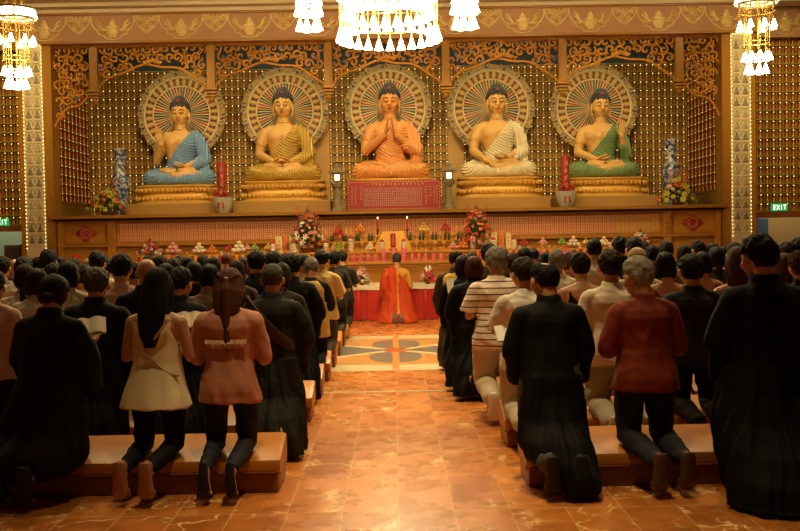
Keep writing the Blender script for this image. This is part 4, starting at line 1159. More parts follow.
def pedestal(x, Y, z0, z1, rx, ry, label, plinth=True):
    t = thing('lotus_pedestal', label, 'pedestal', (x, Y, z0), group='lotus pedestals')
    H = z1 - z0
    hp_ = H * 0.40 if plinth else 0.05
    MB().rbox((0, 0, hp_ / 2), (rx * 2.28, ry * 2.2, hp_), 0.012).build('plinth', M['tanwood'], t, smooth=False)
    g = H - hp_
    b = MB()
    b.loft([(hp_, 0, 0, rx * 1.02, ry * 1.02), (hp_ + g * .14, 0, 0, rx * 1.02, ry * 1.02), (hp_ + g * .15, 0, 0, rx * .95, ry * .95), (hp_ + g * .3, 0, 0, rx * .97, ry * .97), (hp_ + g * .45, 0, 0, rx * 0.90, ry * 0.9),
            (hp_ + g * .62, 0, 0, rx * 0.88, ry * .88), (hp_ + g * .8, 0, 0, rx * .95, ry * .95), (H, 0, 0, rx * .95, ry * .95)], 56, 5)
    b.build('base', M['gold'], t)
    for row, (zc, dirn) in enumerate(((hp_ + g * .28, -1), (hp_ + g * .70, 1))):
        p = MB(); n = 64
        for k in range(n):
            a = 2 * PI * (k + .5 * row) / n; e = 5; ca, sa = math.cos(a), math.sin(a)
            u = (k + .5 * row) / n * 4 * (rx + ry); L4 = [2 * rx, 2 * ry, 2 * rx, 2 * ry]; sd = 0
            while u > L4[sd % 4] and sd < 3: u -= L4[sd]; sd += 1
            q = Vector([(-rx + u, -ry, zc), (rx, -ry + u, zc), (rx - u, ry, zc), (-rx, ry - u, zc)][sd]); q.x *= .95; q.y *= .95
            if abs(q.x) > rx * .88 and abs(q.y) > ry * .86: q.x *= .96; q.y *= .96
            p.ell(q, (rx * 0.050, rx * 0.055, g * .125), seg=10); p.ell(q + Vector((0, -.045 * rx if sd == 0 else 0, g * .04 * dirn)), (rx * .022, rx * .022, g * .07), seg=8)
        p.build('petal_row', M['gold'], t)
    r = MB(); r.loft([(H - .035, 0, 0, rx * 1.0, ry * 1.0), (H - .005, 0, 0, rx * 1.0, ry * 1.0)], 56, 5); r.build('rim', M['gold'], t)
    return t

RAYM = [pm('ray_gold', (0.62, 0.37, 0.10), 0.5), pm('ray_red', (0.42, 0.03, 0.015)), pm('ray_green', (0.015, 0.11, 0.05)), pm('ray_blue', (0.02, 0.05, 0.16)), pm('ray_cream', (0.72, 0.56, 0.28))]
M['lace'] = pm('pale_lacework', (0.46, 0.36, 0.19), 0.5, 0, 0.15, 20)
def halo_meshes():
    r = 1.0; Y0 = 0
    base = MB(); base.tube([(0, 0.06, 0), (0, 0.02, 0)], [0.80, 0.80], 72); base.tube([(0, 0.075, 0), (0, 0.03, 0)], [0.99, 0.99], 72)
    out = [('disc', base.mesh('disc', [pm('halo_ground', (0.42, 0.25, 0.075), 0.55, 0.0)]))]
    rim = MB(); rim.mi = 0
    n = 28
    for k in range(n):
        a = 2 * PI * k / n; c = Vector((math.cos(a), 0, math.sin(a)))
        rim.tube(spiral(c.x * .93, c.z * .93, 0.085, 1.1, a, 1 if k % 2 else -1, 14, 0.0), [0.008 + 0.009 * math.sin(PI * q / 15) for q in range(15)], 6)
        rim.tube([c * 0.96 + Vector((0, 0, 0)), c * 0.985], [(0.04, 0.02), (0.02, 0.015)], 8)
        if k % 2: rim.mi = 1; a2 = a + PI / n; rim.ell(Vector((math.cos(a2), 0, math.sin(a2))) * .93 + Vector((0, -0.02, 0)), (0.02, 0.012, 0.03), Matrix.Rotation(-a2, 3, 'Y'), 8); rim.mi = 0
    for rr in (0.86,): rim.tube([(rr * math.cos(a), 0, rr * math.sin(a)) for a in np.linspace(0, 2 * PI, 73)], 0.014, 6, cap=False)
    out.append(('rim', rim.mesh('rim', [M['lace'], RAYM[3]])))
    band = MB()
    for rr in (0.64, 0.84): band.mi = 0; band.tube([(rr * math.cos(a), 0.01, rr * math.sin(a)) for a in np.linspace(0, 2 * PI, 73)], 0.014, 6, cap=False)
    for k in range(32):
        a = 2 * PI * k / 32; rot = Matrix.Rotation(-a, 3, 'Y'); c = Vector((math.cos(a), 0, math.sin(a)))
        band.mi = 1
        band.box(c * 0.74 + Vector((0, 0.003, 0)), (0.11, 0.02, 0.020), rot=rot)
        band.box(c * 0.69 + Vector((0, 0.003, 0)), (0.022, 0.02, 0.050), rot=rot); band.box(c * 0.79 + Vector((0, 0.003, 0)), (0.024, 0.02, 0.060), rot=rot)
        a2 = a + PI / 32; rot = Matrix.Rotation(-a2, 3, 'Y'); c = Vector((math.cos(a2), 0, math.sin(a2)))
        band.mi = 2; band.box(c * 0.74 + Vector((0, 0.012, 0)), (0.15, 0.02, 0.055), rot=rot)
    out.append(('ring_band', band.mesh('ring_band', [RAYM[4], pm('spool_maroon', (0.16, 0.025, 0.012)), RAYM[0]], False)))
    rays = MB(); n = 108
    for k in range(n):
        a = 2 * PI * k / n; rays.mi = (4, 1, 0, 2, 4, 3, 0, 2, 4, 1)[k % 10]
        w0, w1 = 0.0045, 0.0115
        c, p = Vector((math.cos(a), 0, math.sin(a))), Vector((-math.sin(a), 0, math.cos(a)))
        r0, r1 = 0.20, 0.63
        P = [c * r0 - p * w0, c * r0 + p * w0, c * r1 + p * w1, c * r1 - p * w1]
        rays.add([q + Vector((0, -0.004, 0)) for q in P] + [q + Vector((0, 0.03, 0)) for q in P], [(0, 1, 2, 3), (7, 6, 5, 4), (0, 4, 5, 1), (1, 5, 6, 2), (2, 6, 7, 3), (3, 7, 4, 0)])
        if k % 2 == 0:
            rays.mi = 0; rays.ell(c * 0.6 + Vector((0, -0.005, 0)), (0.014, 0.01, 0.014), seg=6)
    out.append(('ray_fan', rays.mesh('ray_fan', RAYM, False)))
    return out
HALO = halo_meshes()
def halo(x, Y, z, r, label):
    t = thing('halo_disc', label, 'halo', (x, Y, z), group='statue halos'); t.scale = (r, 1, r)
    for nme, me in HALO: link(nme, me, t)
    b = MB(); b.box((0, 0.25, -0.5), (0.08, 0.36, 0.08)); b.box((0, 0.10, -0.5), (0.10, 0.08, 1.0)); b.build('bracket', M['wood_dk'], t, smooth=False)

def robem(name, c, r=0.5, metal=0.0): return pm(name, c, r, metal, 0.06, 5)
SP = [
 (-1, 2, 'lap', 'raised', robem('blue_glaze', (0.17, 0.31, 0.50)), M['skin_gold'], False, 'seated gilt Buddha statue in a pale blue robe, one hand raised'),
 (-1, 1, 'lap', 'lap', robem('old_gold', (0.52, 0.34, 0.06), 0.4, 0.25), M['skin_gold'], False, 'seated gilt Buddha statue in an old gold robe, both hands in lap'),
 (0, 0, 'joined', 'joined', robem('copper_orange', (0.78, 0.34, 0.10), 0.42, 0.15), M['skin_copper'], True, 'seated orange-gold Buddha statue in the middle, hands joined at the chest'),
 (1, 1, 'lap', 'knee', robem('ivory_white', (0.74, 0.64, 0.40)), M['skin_gold'], False, 'seated gilt Buddha statue in an ivory white robe'),
 (1, 2, 'raised', 'lap', robem('jade_green', (0.17, 0.27, 0.10)), M['skin_gold'], False, 'seated gilt Buddha statue in a green robe, palm raised'),
]
for (sg, k, aL, aR, rm, sk, full, lab) in SP:
    i = sg * k
    x = CX + (0, 2.45, 4.90)[k] * sg; xs = {-2: -4.84, -1: -2.48, 0: -.04, 1: 2.42, 2: 4.80}[sg * k]
    zb = (2.84, 2.83, 2.78)[k]; sc_ = (1.075, 1.05, 1.0)[k]
    buddha(xs, 23.05, zb, sc_, aL, aR, rm, sk, full, lab)
    nm = {-2: 'blue-robed', -1: 'gold-robed', 0: 'middle', 1: 'white-robed', 2: 'green-robed'}[i]
    pedestal(xs, 22.95, 2.08, zb, 0.95 if k else 1.0, 0.62, f'gilt lotus pedestal under the {nm} seated statue')
    halo(x, 23.85, (4.60, 4.56, 4.52)[k], (1.045, 1.045, 1.045)[k], f'round halo of painted rays behind the {nm} seated statue')

# ------------------------------------------------------------------ on the ledge
LZ = 2.11
def plaque():
    w = at(394, 195, 22.0)
    t = thing('inscribed_plaque', 'wide red plaque covered in small pale writing below the middle statue', 'plaque', (w.x, 21.98, LZ))
    W, H = 2.06, 0.66
    MB().rbox((0, 0, H / 2), (W, 0.06, H), 0.012).build('board', M['red'], t, smooth=False)
    MB().box((-0.02, -0.034, H * 0.46), (1.30, 0.012, H * 0.62)).build('script_panel', M['sutra'], t, smooth=False)
    b = MB()
    for k in range(34):
        for z in (0.035, H - 0.035): b.ell((-W / 2 + 0.05 + k * (W - 0.1) / 33, -0.034, z), (0.020, 0.008, 0.008), seg=6)
    for k in range(9):
        for x in (-W / 2 + 0.035, W / 2 - 0.035): b.ell((x, -0.034, 0.07 + k * (H - 0.14) / 8), (0.008, 0.008, 0.02), seg=6)
    b.build('dotted_border', M['gold_pale'], t)
    rnd = random.Random(4)
    def glyph(b, x, z, s_):
        for q in range(5):
            a, c = rnd.uniform(-.5, .5), rnd.uniform(-.5, .5)
            if rnd.random() < .5: b.box((x + c * .3 * s_, -0.036, z + a * s_), (s_ * .8, .006, s_ * .12))
            else: b.box((x + a * s_, -0.036, z + c * .3 * s_), (s_ * .12, .006, s_ * .8))
    b = MB()
    for k in range(15): glyph(b, -0.56 + k * 0.085, H - 0.085, 0.045)
    for x, n in ((-0.72, 5), (0.70, 7), (0.80, 4)):
        for k in range(n): glyph(b, x, H - 0.16 - k * 0.06, 0.035)
    b.build('gold_characters', M['gold_pale'], t, smooth=False)
    b = MB()
    for x in (-0.92, -0.84, 0.88, 0.94):
        for k in range(8): glyph(b, x, H - 0.15 - k * 0.05, 0.03)
    b.build('pale_characters', pm('pale_ink', (0.8, 0.5, 0.36)), t, smooth=False)
plaque()
def stone_lantern(px, label):
    w = at(px, 190, 21.97); t = thing('stone_lantern', label, 'lantern', (w.x, 21.97, LZ), group='stone lanterns')
    b = MB(); b.loft([(0, 0, 0, .13, .13), (.06, 0, 0, .13, .13), (.07, 0, 0, .10, .10), (.12, 0, 0, .085, .085), (.5, 0, 0, .065, .065), (.54, 0, 0, .11, .11), (.60, 0, 0, .14, .14), (.64, 0, 0, .14, .14)], 8, 2.0); b.build('post', M['stone'], t, smooth=False)
    b = MB(); b.box((0, 0, .74), (.15, .15, .18)); b.box((0.085, 0, .74), (.02, .17, .2)); b.box((-0.085, 0, .74), (.02, .17, .2)); b.box((0, .085, .74), (.17, .02, .2)); b.build('lamp_house', M['stone'], t, smooth=False)
    b = MB(); b.box((0, -.077, .74), (.10, .01, .12)); b.build('lit_window', M['lampwin'], t, smooth=False)
    b = MB(); b.loft([(.84, 0, 0, .20, .20), (.87, 0, 0, .19, .19), (.93, 0, 0, .08, .08), (.96, 0, 0, .05, .05), (1.0, 0, 0, .055, .055), (1.06, 0, 0, .01, .01)], 8, 2.0); b.build('roof', M['stone'], t, smooth=False)
stone_lantern(337.5, 'small stone lantern with a lit window, left of the red plaque')
stone_lantern(449, 'small stone lantern with a lit window, right of the red plaque')
def banner_bowl(px, label):
    w = at(px, 190, 22.0); t = thing('porcelain_bowl', label, 'bowl', (w.x, 22.0, LZ))
    MB().lathe([(.10, 0), (.13, .01), (.20, .14), (.235, .30), (.24, .345), (.215, .35), (.20, .28), (.0, .1)], 28).build('bowl', M['porcelain'], t)
    t2 = thing('red_banner_candle', label.replace('pale porcelain bowl', 'tall red cylinder of gold characters').replace('standing', 'standing in the bowl'), 'candle', (w.x - 0.01, 22.0, LZ + 0.13))
    MB().tube([(0, 0, 0), (0, 0, .98), (0, 0, 1.0)], [.095, .095, .085], 24).build('cylinder', M['red'], t2)
    b = MB(); rnd = random.Random(px)
    for k in range(4):
        z = .83 - k * .16
        for q in range(6):
            a = rnd.uniform(-.035, .035); c = rnd.uniform(-.05, .05)
            if q % 2: b.box((a, -.096, z + c), (.06, .01, .009))
            else: b.box((a, -.096, z + c * .3), (.009, .01, .09))
    b.build('characters', M['gold_pale'], t2, smooth=False)
    b = MB()
    for s in (-1, 1):
        b.tube([(0, -.12, .26), (s * .08, -.15, .33), (s * .14, -.14, .28), (s * .07, -.14, .23), (0, -.13, .25)], [.02, .035, .04, .03, .02], 8, rnd=True)
        b.tube([(0, -.13, .25), (s * .04, -.20, .10), (s * .06, -.22, -.02)], [.02, .025, .02], 8, rnd=True)
    b.ell((0, -.14, .26), (.045, .04, .045), seg=10); b.build('bow', M['red'], t2)
banner_bowl(222.5, 'pale porcelain bowl standing left of the gold-robed statue')
banner_bowl(566, 'pale porcelain bowl standing right of the white-robed statue')
def mat_vase():
    m = pm('blue_white_porcelain', (0.50, 0.52, 0.50), 0.2, 0, 0.05, col2=(0.05, 0.09, 0.20), scale=9, coat=0.6)
    for n in m.node_tree.nodes:
        if n.type == 'TEX_NOISE': n.inputs['Detail'].default_value = 8; n.inputs['Scale'].default_value = 11
    nt = m.node_tree; mx = [n for n in nt.nodes if n.type == 'MIX'][0]; nz = [n for n in nt.nodes if n.type == 'TEX_NOISE'][0]
    r = nt.nodes.new('ShaderNodeMapRange'); r.inputs['From Min'].default_value = .44; r.inputs['From Max'].default_value = .54
    nt.links.new(nz.outputs['Fac'], r.inputs['Value']); nt.links.new(r.outputs[0], mx.inputs[0]); return m
M['vase'] = mat_vase()
def big_vase(px, label):
    w = at(px, 180, 22.9); t = thing('floor_vase', label, 'vase', (w.x, 22.9, LZ), group='tall floor vases')
    MB().lathe([(.12, 0), (.13, .02), (.12, .08), (.17, .4), (.21, .72), (.205, .85), (.14, .98), (.095, 1.1), (.10, 1.32), (.13, 1.47), (.155, 1.52), (.15, 1.535), (.12, 1.53), (.09, 1.4), (.0, 1.1)], 32).build('vase_body', M['vase'], t)
    b = MB()
    for s in (-1, 1): b.tube([(s * .10, 0, 1.36), (s * .15, 0, 1.33), (s * .16, 0, 1.24), (s * .11, 0, 1.18)], .014, 8)
    b.build('handles', M['vase'], t)
big_vase(120.5, 'tall blue and white porcelain vase at the left end of the ledge')
big_vase(671, 'tall blue and white porcelain vase at the right end of the ledge')

# flowers
def blossom_mesh(kind):
    b = MB()
    if kind == 'daisy':
        for k in range(9):
            a = 2 * PI * k / 9; b.ell((.03 * math.cos(a), .03 * math.sin(a), .004), (.020, .010, .005), Matrix.Rotation(a, 3, 'Z'), 8)
        b.ell((0, 0, .006), (.013, .013, .009), seg=8)
    elif kind == 'rose':
        for k in range(11):
            a = 2.4 * k; r = .008 + .0028 * k; b.ell((r * math.cos(a), r * math.sin(a), .02 - .0016 * k), (.017, .009, .018), Matrix.Rotation(a + PI / 2, 3, 'Z'), 8)
    elif kind == 'lily':
        for k in range(6):
            a = PI / 3 * k; d = Vector((math.cos(a), math.sin(a), 0)); b.tube([Vector((0, 0, -.02)), d * .03 + Vector((0, 0, .02)), d * .065 + Vector((0, 0, .02))], [(.006, .006), (.014, .006), (.003, .003)], 8)
    elif kind == 'spike':
        for k in range(9):
            a = 2.2 * k; b.ell((.018 * math.cos(a), .018 * math.sin(a), .035 * k), (.022 - .0015 * k, .022 - .0015 * k, .02), seg=8)
    return b
BM = {k: blossom_mesh(k) for k in ('daisy', 'rose', 'lily', 'spike')}
FC = {'red': pm('petal_red', (0.60, 0.04, 0.02), .5), 'pink': pm('petal_pink', (0.72, 0.24, 0.22), .5), 'white': pm('petal_white', (0.80, 0.72, 0.55), .5), 'yellow': pm('petal_yellow', (0.70, 0.62, 0.08), .5), 'orange': pm('petal_orange', (0.75, 0.20, 0.03), .5), 'purple': pm('petal_plum', (0.35, 0.06, 0.10), .5)}
BMM = {k: v.mesh('blossom', [FC['red']]) for k, v in BM.items()}
def bouquet(px, pyb, Y, W, H, cols, n, label, pot=None, spikes=0, seed=0, bs=1.6, z=None):
    w = at(px, pyb, Y); z = w.z if z is None else z
    t = thing('flower_arrangement', label, 'flowers', (w.x, Y, z)); rnd = random.Random(seed + int(px))
    ph = 0.12 * H if pot is None else pot
    MB().lathe([(.10 * W * 1.2, 0), (.14 * W, .02), (.20 * W, ph), (.17 * W, ph), (0, ph * .5)], 20).build('pot', M['wood_dk'] if pot is None else M['stone'], t)
    fo = MB()
    for k in range(int(n * 7)):
        u = rnd.random() ** .8; ang = rnd.uniform(0, 2 * PI); prof = (1 - u) ** .75
        r = W / 2 * prof * rnd.uniform(.5, 1.08); p = Vector((r * math.cos(ang), r * .7 * math.sin(ang), ph + (H - ph) * u * rnd.uniform(.8, 1.0)))
        c = Vector((0, 0, ph)); d = (p - c).normalized() if (p - c).length > .01 else Vector((0, 0, 1))
        L_ = .10 + .25 * W * rnd.random() * .5
        fo.tube([p - d * L_ * .4, p + Vector((0, 0, .015)), p + d * L_ * .6 + Vector((0, 0, -.02))], [(.004, .004), (.022, .005), (.003, .002)], 6)
    for k in range(8):
        a = 2 * PI * k / 8; fo.tube([(0, 0, ph * .7), (.12 * W * math.cos(a), .12 * W * math.sin(a), H * .45)], .006, 5)
    fo.build('foliage', M['green'], t)
    for k in range(n):
        u = (k + .5) / n; ang = k * 2.39996
        prof = (1 - u) ** .7 if u > .12 else 1.0
        r = W / 2 * prof * rnd.uniform(.75, 1.0)
        yy = -abs(r * .8 * math.sin(ang)) if rnd.random() < .75 else r * .6 * math.sin(ang)
        p = Vector((r * math.cos(ang), yy, ph + (H - ph) * (u * .92 + .04)))
        kd = rnd.choice(('daisy', 'rose', 'lily', 'rose'))
        o = link('blossom', BMM[kd], t, p, mat=FC[rnd.choice(cols)])
        dv = (p - Vector((0, .25, ph))).normalized(); o.rotation_euler = dv.to_track_quat('Z', 'Y').to_euler(); s_ = bs * .68 * rnd.uniform(.7, 1.2); o.scale = (s_,) * 3
    for k in range(spikes):
        a = -0.5 + k / max(1, spikes - 1); o = link('blossom_spike', BMM['spike'], t, (a * W * .35, -.02, H * .70), (0, a * .35, 0), mat=FC['orange' if cols[0] in ('yellow',) else cols[0]]); o.scale = (1.0, 1.0, 1.3)
bouquet(108, 216.5, 22.1, .95, .62, ['yellow', 'yellow', 'orange', 'red'], 40, 'yellow and orange flower arrangement at the left end of the ledge', spikes=6, bs=2.0, z=LZ)
bouquet(678, 205.5, 22.1, .90, .62, ['yellow', 'yellow', 'orange', 'white'], 40, 'yellow and orange flower arrangement at the right end of the ledge', spikes=6, bs=2.0, z=LZ)

# ------------------------------------------------------------------ offering tables and stepped altar
TZ = 1.235
def cloth_front(x0, x1, y, z0, z1, n, amp=.015, mat=None, name='cloth_front', parent=None, per=None):
    b = MB(); N_ = n; rs = []
    for zz, k in ((z1, .4), ((z0 + z1) / 2, .8), (z0, 1.1)):
        r = []
        for i in range(N_ + 1):
            x = x0 + (x1 - x0) * i / N_; r.append(Vector((x, y - amp * k * (math.sin(i * 2 * PI / 6) + .4 * math.sin(i * 1.7 + 1)), zz)))
        rs.append(r)
    vs = [p for r in rs for p in r] + [p + Vector((0, .02, 0)) for r in rs for p in r]; M1 = N_ + 1; off = 3 * M1; fs = []
    for j in range(2):
        for i in range(N_):
            a = j * M1 + i; fs.append((a, a + M1, a + M1 + 1, a + 1)); fs.append((off + a, off + a + 1, off + a + M1 + 1, off + a + M1))
    for i in range(N_): fs.append((2 * M1 + i, off + 2 * M1 + i, off + 2 * M1 + i + 1, 2 * M1 + i + 1)); fs.append((i, i + 1, off + i + 1, off + i))
    b.add(vs, fs); return b
for s in (-1, 1):
    sd = 'left' if s < 0 else 'right'
    xa, xb = (CX - 5.1, CX - 1.62) if s < 0 else (CX + 1.75, CX + 5.4)
    t = thing('offering_table', f'long offering table with a yellow cloth front, {sd} of the stepped altar', 'table', ((xa + xb) / 2, 20.55, 0), group='yellow offering tables')
    L_ = xb - xa
    MB().rbox((0, 0, TZ - .02), (L_, .75, .04), .008).build('tabletop', M['wood'], t, smooth=False)
    for ax in (-1, 1):
        for ay in (-1, 1): MB().box((ax * (L_ / 2 - .1), ay * .3, (TZ - .04) / 2), (.07, .07, TZ - .04)).build('leg', M['wood'], t, smooth=False)
    t['label'] = f'long table of offerings at the {sd} of the stepped altar'
    c = cloth_front(xa, xb, 20.13, 0.35, TZ - .01, 220, .018)
    o = c.build('altar_cloth', M['yellow']); tag(o, f'yellow hanging cloth on the front of the {sd} offering table', 'cloth', 'yellow altar cloths')
    p = MB(); k = 0; x = xa + .06
    while x < xb - .05:
        p.prism([(x - .035, TZ - .02), (x + .035, TZ - .02), (x + .03, TZ - .12), (x, TZ - .17), (x - .03, TZ - .12)], 20.085, 20.095); x += .135
    p.build('pennants', M['red'], o, smooth=False)
    if s > 0:
        for px in (506, 540, 566):
            MB().box((at(px, 262, 20.08).x, 20.088, TZ - .2), (.12, .01, .34)).build('pink_panel', M['pink'], o, smooth=False)
# stepped altar
mb = MB()
x0, x1 = CX - 1.60, CX + 1.72
for (ya, yb, z1_) in ((20.2, 20.95, TZ), (19.55, 20.2, 1.03), (20.95, 21.6, 1.44)):
    mb.box(((x0 + x1) / 2, (ya + yb) / 2, z1_ / 2 - .02), (x1 - x0, yb - ya, z1_ - .04))
    mb.rbox(((x0 + x1) / 2, (ya + yb) / 2 - .02, z1_ - .02), (x1 - x0 + .08, yb - ya + .06, .05), .012)
    mb.rbox(((x0 + x1) / 2, ya - .01, z1_ - .075), (x1 - x0 + .03, .05, .03), .008)
for k in range(7):
    x = x0 + .25 + k * (x1 - x0 - .5) / 6; mb.box((x, 19.53, .55), (.03, .03, .7))
for z in (.2, .55, .9): mb.box(((x0 + x1) / 2, 19.53, z), (x1 - x0 - .1, .03, .03))
for k in range(24): mb.ell((x0 + .1 + k * .139, 20.17, 1.13), (.045, .012, .03), seg=8)
o = mb.build('stepped_altar', M['wood_h'], smooth=False); tag(o, 'stepped honey-wood altar in the middle, carrying candles and offerings', 'altar')

# items on the altar
def pillar_candle(px, pyb, Y, z, h, r, label, group, top=True):
    w = at(px, pyb, Y); t = thing('pillar_candle', label, 'candle', (w.x, Y, z), group=group)
    MB().lathe([(r * 1.35, 0), (r * 1.3, .015), (r * .9, .02), (r, .03), (r * .98, h - .01), (r * .8, h), (0, h - .004)], 16).build('wax', M['pink'], t)
    MB().tube([(0, 0, h - .01), (0.002, 0, h + .014)], .0025, 6).build('wick', M['wood_dk'], t)
for i, px in enumerate((347, 353.5, 360.5, 368, 375.5)): pillar_candle(px, 262, 19.8, 1.04, .15, .035, 'short pink candle on the lower altar step, left of the monk', 'short pink candles left')
for i, px in enumerate((412, 419, 426, 433.5, 441)): pillar_candle(px, 262, 19.8, 1.04, .15, .035, 'short pink candle on the lower altar step, right of the monk', 'short pink candles right')
for px, lab in ((383.5, 'tall pink candle left of the monk'), (394, 'tall pink candle right behind the monk'), (404, 'tall pink candle right of the monk')): pillar_candle(px, 262, 19.8, 1.04, .26, .042, lab, None)

def tall_taper(px, label):
    w = at(px, 240, 21.3); t = thing('candlestick', label, 'candlestick', (w.x, 21.3, 1.45))
    MB().lathe([(.05, 0), (.05, .02), (.015, .04), (.012, .2), (.03, .22), (.03, .24), (0, .24)], 16).build('stick', pm('dark_bronze', (.12, .06, .03), .35, .6), t)
    MB().lathe([(.02, .24), (.022, .42), (.018, .46), (0, .46)], 12).build('candle', M['redwax'], t)
    MB().ell((0, 0, .485), (.012, .012, .022), seg=8).build('flame', M['flame'], t)
tall_taper(378, 'dark candlestick with red candle, left of the yellow draped box'); tall_taper(407.5, 'dark candlestick with red candle, right of the yellow draped box')

# yellow draped box
w = at(393, 240, 20.75); t = thing('draped_box', 'box draped in yellow cloth with a red tablet in front, centre of the altar', 'box', (w.x, 20.75, TZ + .005))
b = MB(); b.loft([(0, 0, 0, .41, .2), (.1, 0, 0, .37, .19), (.25, 0, 0, .29, .16), (.38, 0, 0, .235, .14), (.40, 0, 0, .22, .13)], 44, 6)
me = b.mesh('drape', [M['yellow']]); link('drape', me, t)
b = MB(); b.rbox((0, -.21, .22), (.11, .02, .28), .01); b.rbox((0, -.215, .03), (.16, .05, .04), .01); tb = b.build('tablet', M['red'], t, smooth=False)
b = MB()
for k in range(4): b.box((0, -.224, .14 + k * .05), (.04, .006, .012)); b.box((0, -.224, .14 + k * .05), (.01, .006, .035))
b.build('characters', M['gold'], tb, smooth=False)

# gold goblets and oil lamps in rows behind
gob = MB(); gob.lathe([(.03, 0), (.032, .01), (.008, .02), (.008, .07), (.03, .09), (.034, .13), (.028, .13), (0, .10)], 12)
gob_me = gob.mesh('goblet', [M['gold']])
bot = MB(); bot.lathe([(.024, 0), (.026, .01), (.026, .10), (.01, .13), (.01, .16), (.014, .165), (0, .165)], 12)
M['dkgreen'] = pm('dark_green_glaze', (.04, .06, .03), .25)
bot_me = bot.mesh('bottle', [M['dkgreen']])
cm = MB(); cm.lathe([(.020, 0), (.020, .13), (.008, .15), (0, .15)], 10); cyl_me = cm.mesh('votive_light', [M['yellow']])
rnd = random.Random(8)
for r, (Y, z) in enumerate(((21.25, 1.45), (21.05, 1.45))):
    for k in range(21):
        x = CX - 1.25 + k * .135 + r * .06
        if abs(x - w.x) < .3 and r == 1: continue
        if k % 2: o = link('goblet', gob_me, None, (x, Y, z)); tag(o, 'small gold goblet standing in a row at the back of the stepped altar', 'goblet', 'gold goblets on the altar')
        else: o = link('bottle', bot_me, None, (x, Y, z)); tag(o, 'small dark green bottle between goblets at the back of the altar', 'bottle', 'dark bottles on the altar')
for k in range(15):
    x = CX - 1.35 + k * .19
    if abs(x - w.x) < .45: continue
    o = link('goblet', gob_me, None, (x, 20.80, TZ + .005)); o.scale = (1.3, 1.3, 1.5); tag(o, 'gold goblet standing on the middle step of the altar', 'goblet', 'gold goblets on the middle step')
# votive candles near tablet
for px in (322, 325, 346, 350, 428, 456, 464, 468):
    ww = at(px, 226, 21.45); o = link('votive_light', cyl_me, None, (ww.x, 21.45, 1.45)); o.scale = (1, 1, 2.0); tag(o, 'slim yellow votive candle on the top altar step', 'candle', 'yellow votive candles')
# fruit pyramids
OR = pm('orange_fruit', (.80, .26, .03), .4, 0, .08, 14, .05, 60); GR = pm('green_apple', (.28, .45, .06), .35); WH = pm('white_bun', (.82, .70, .48), .6); PK = pm('pink_bun', (.80, .36, .30), .5); RD = pm('red_apple', (.55, .05, .03), .3); YL = pm('yellow_fruit', (.75, .50, .08), .4)
ball = {}
def fruit_me(m):
    if m.name not in ball:
        b = MB(); b.lathe([(0, -.85), (.45, -.80), (.85, -.45), (1, 0), (.86, .48), (.45, .82), (.12, .86), (0, .78)], 12); b.mi = 0; ball[m.name] = b.mesh('fruit', [m])
    return ball[m.name]
plate = MB(); plate.lathe([(.05, 0), (.055, .01), (.02, .02), (.02, .05), (.10, .065), (.12, .08), (.10, .075), (0, .06)], 20); plate_me = plate.mesh('plate', [M['gold_pale']])
def pyramid(px, Y, z, size, m, what, where, foot=True, layers=3):
    ww = at(px, 245, Y); sc_ = size / .24
    o = link('offering_plate', plate_me, None, (ww.x, Y, z)); o.scale = (sc_, sc_, 1 if foot else .4); tag(o, f'gilt plate under the {what}s {where}', 'plate', None)
    r = size / (2 * layers) * .98; zb = z + (.08 if foot else .035)
    for L_ in range(layers):
        n = layers - L_
        for i in range(n):
            for j in range(n):
                if layers > 2 and L_ == 0 and i == 1 and j == 1: continue
                p = (ww.x + (i - (n - 1) / 2) * r * 2, Y + (j - (n - 1) / 2) * r * 2, zb + r * .9 + L_ * r * 1.5)
                f = link('fruit' if 'bun' not in what else 'bun', fruit_me(m), None, p, (0, 0, rnd.uniform(0, 6))); f.scale = (r,) * 3
                tag(f, f'{what} in the pile {where}', 'fruit' if 'bun' not in what else 'bun', f'{what}s piled {where}')
PY = [(173, WH and PK, 'pink bun', 'at the left end of the left table', .30), (199, WH, 'white bun', 'second from the left end of the left table', .27), (191 + 21, OR, 'orange', 'beside the white buns on the left table', .20),
      (229, RD, 'red apple', 'left of the large white buns, left table', .16), (239, WH, 'large white bun', 'in the middle of the left table', .30), (247.5, PK, 'small pink bun', 'beside the large white buns, left table', .15),
      (254.5, GR, 'green apple', 'right of middle on the left table', .17), (268, YL, 'yellow fruit', 'near the right end of the left table', .17), (276, PK, 'rosy bun', 'at the right end of the left table', .18)]
for px, m, what, where, size in PY: pyramid(px, 20.45, TZ + .002, size, m, what, where, foot=size < .2)
PR = [(524, RD, 'red apple', 'at the left end of the right table', .16), (543, PK, 'rosy bun', 'second on the right table', .18), (562, GR, 'green apple', 'in the middle of the right table', .18), (573.5, WH, 'white bun', 'beside the green apples on the right table', .26),
      (586, YL, 'yellow fruit', 'right of the white buns on the right table', .15), (604, WH, 'small white bun', 'near the right end of the right table', .24), (615.5, PK, 'pink bun', 'at the right end of the right table', .22)]
for px, m, what, where, size in PR: pyramid(px, 20.45, TZ + .002, size, m, what, where, foot=size < .2)
PC = [(339, GR, 'green apple', 'at the left of the stepped altar', .20, 20.5, TZ), (360.5, OR, 'orange', 'on the top altar step, left of the draped box', .24, 21.35, 1.60), (424, YL, 'yellow fruit', 'on the top altar step, right of the draped box', .24, 21.35, 1.60),
      (446, RD, 'dark red fruit', 'on the top altar step, far right', .24, 21.35, 1.60), (463, OR, 'orange', 'at the right of the stepped altar', .22, 20.5, TZ), (370, WH, 'white bun', 'left of the draped box', .20, 20.5, TZ), (453, PK, 'pink bun', 'right of the draped box', .19, 20.5, TZ), (333, PK, 'pink bun', 'at the far left of the stepped altar', .14, 20.6, TZ)]
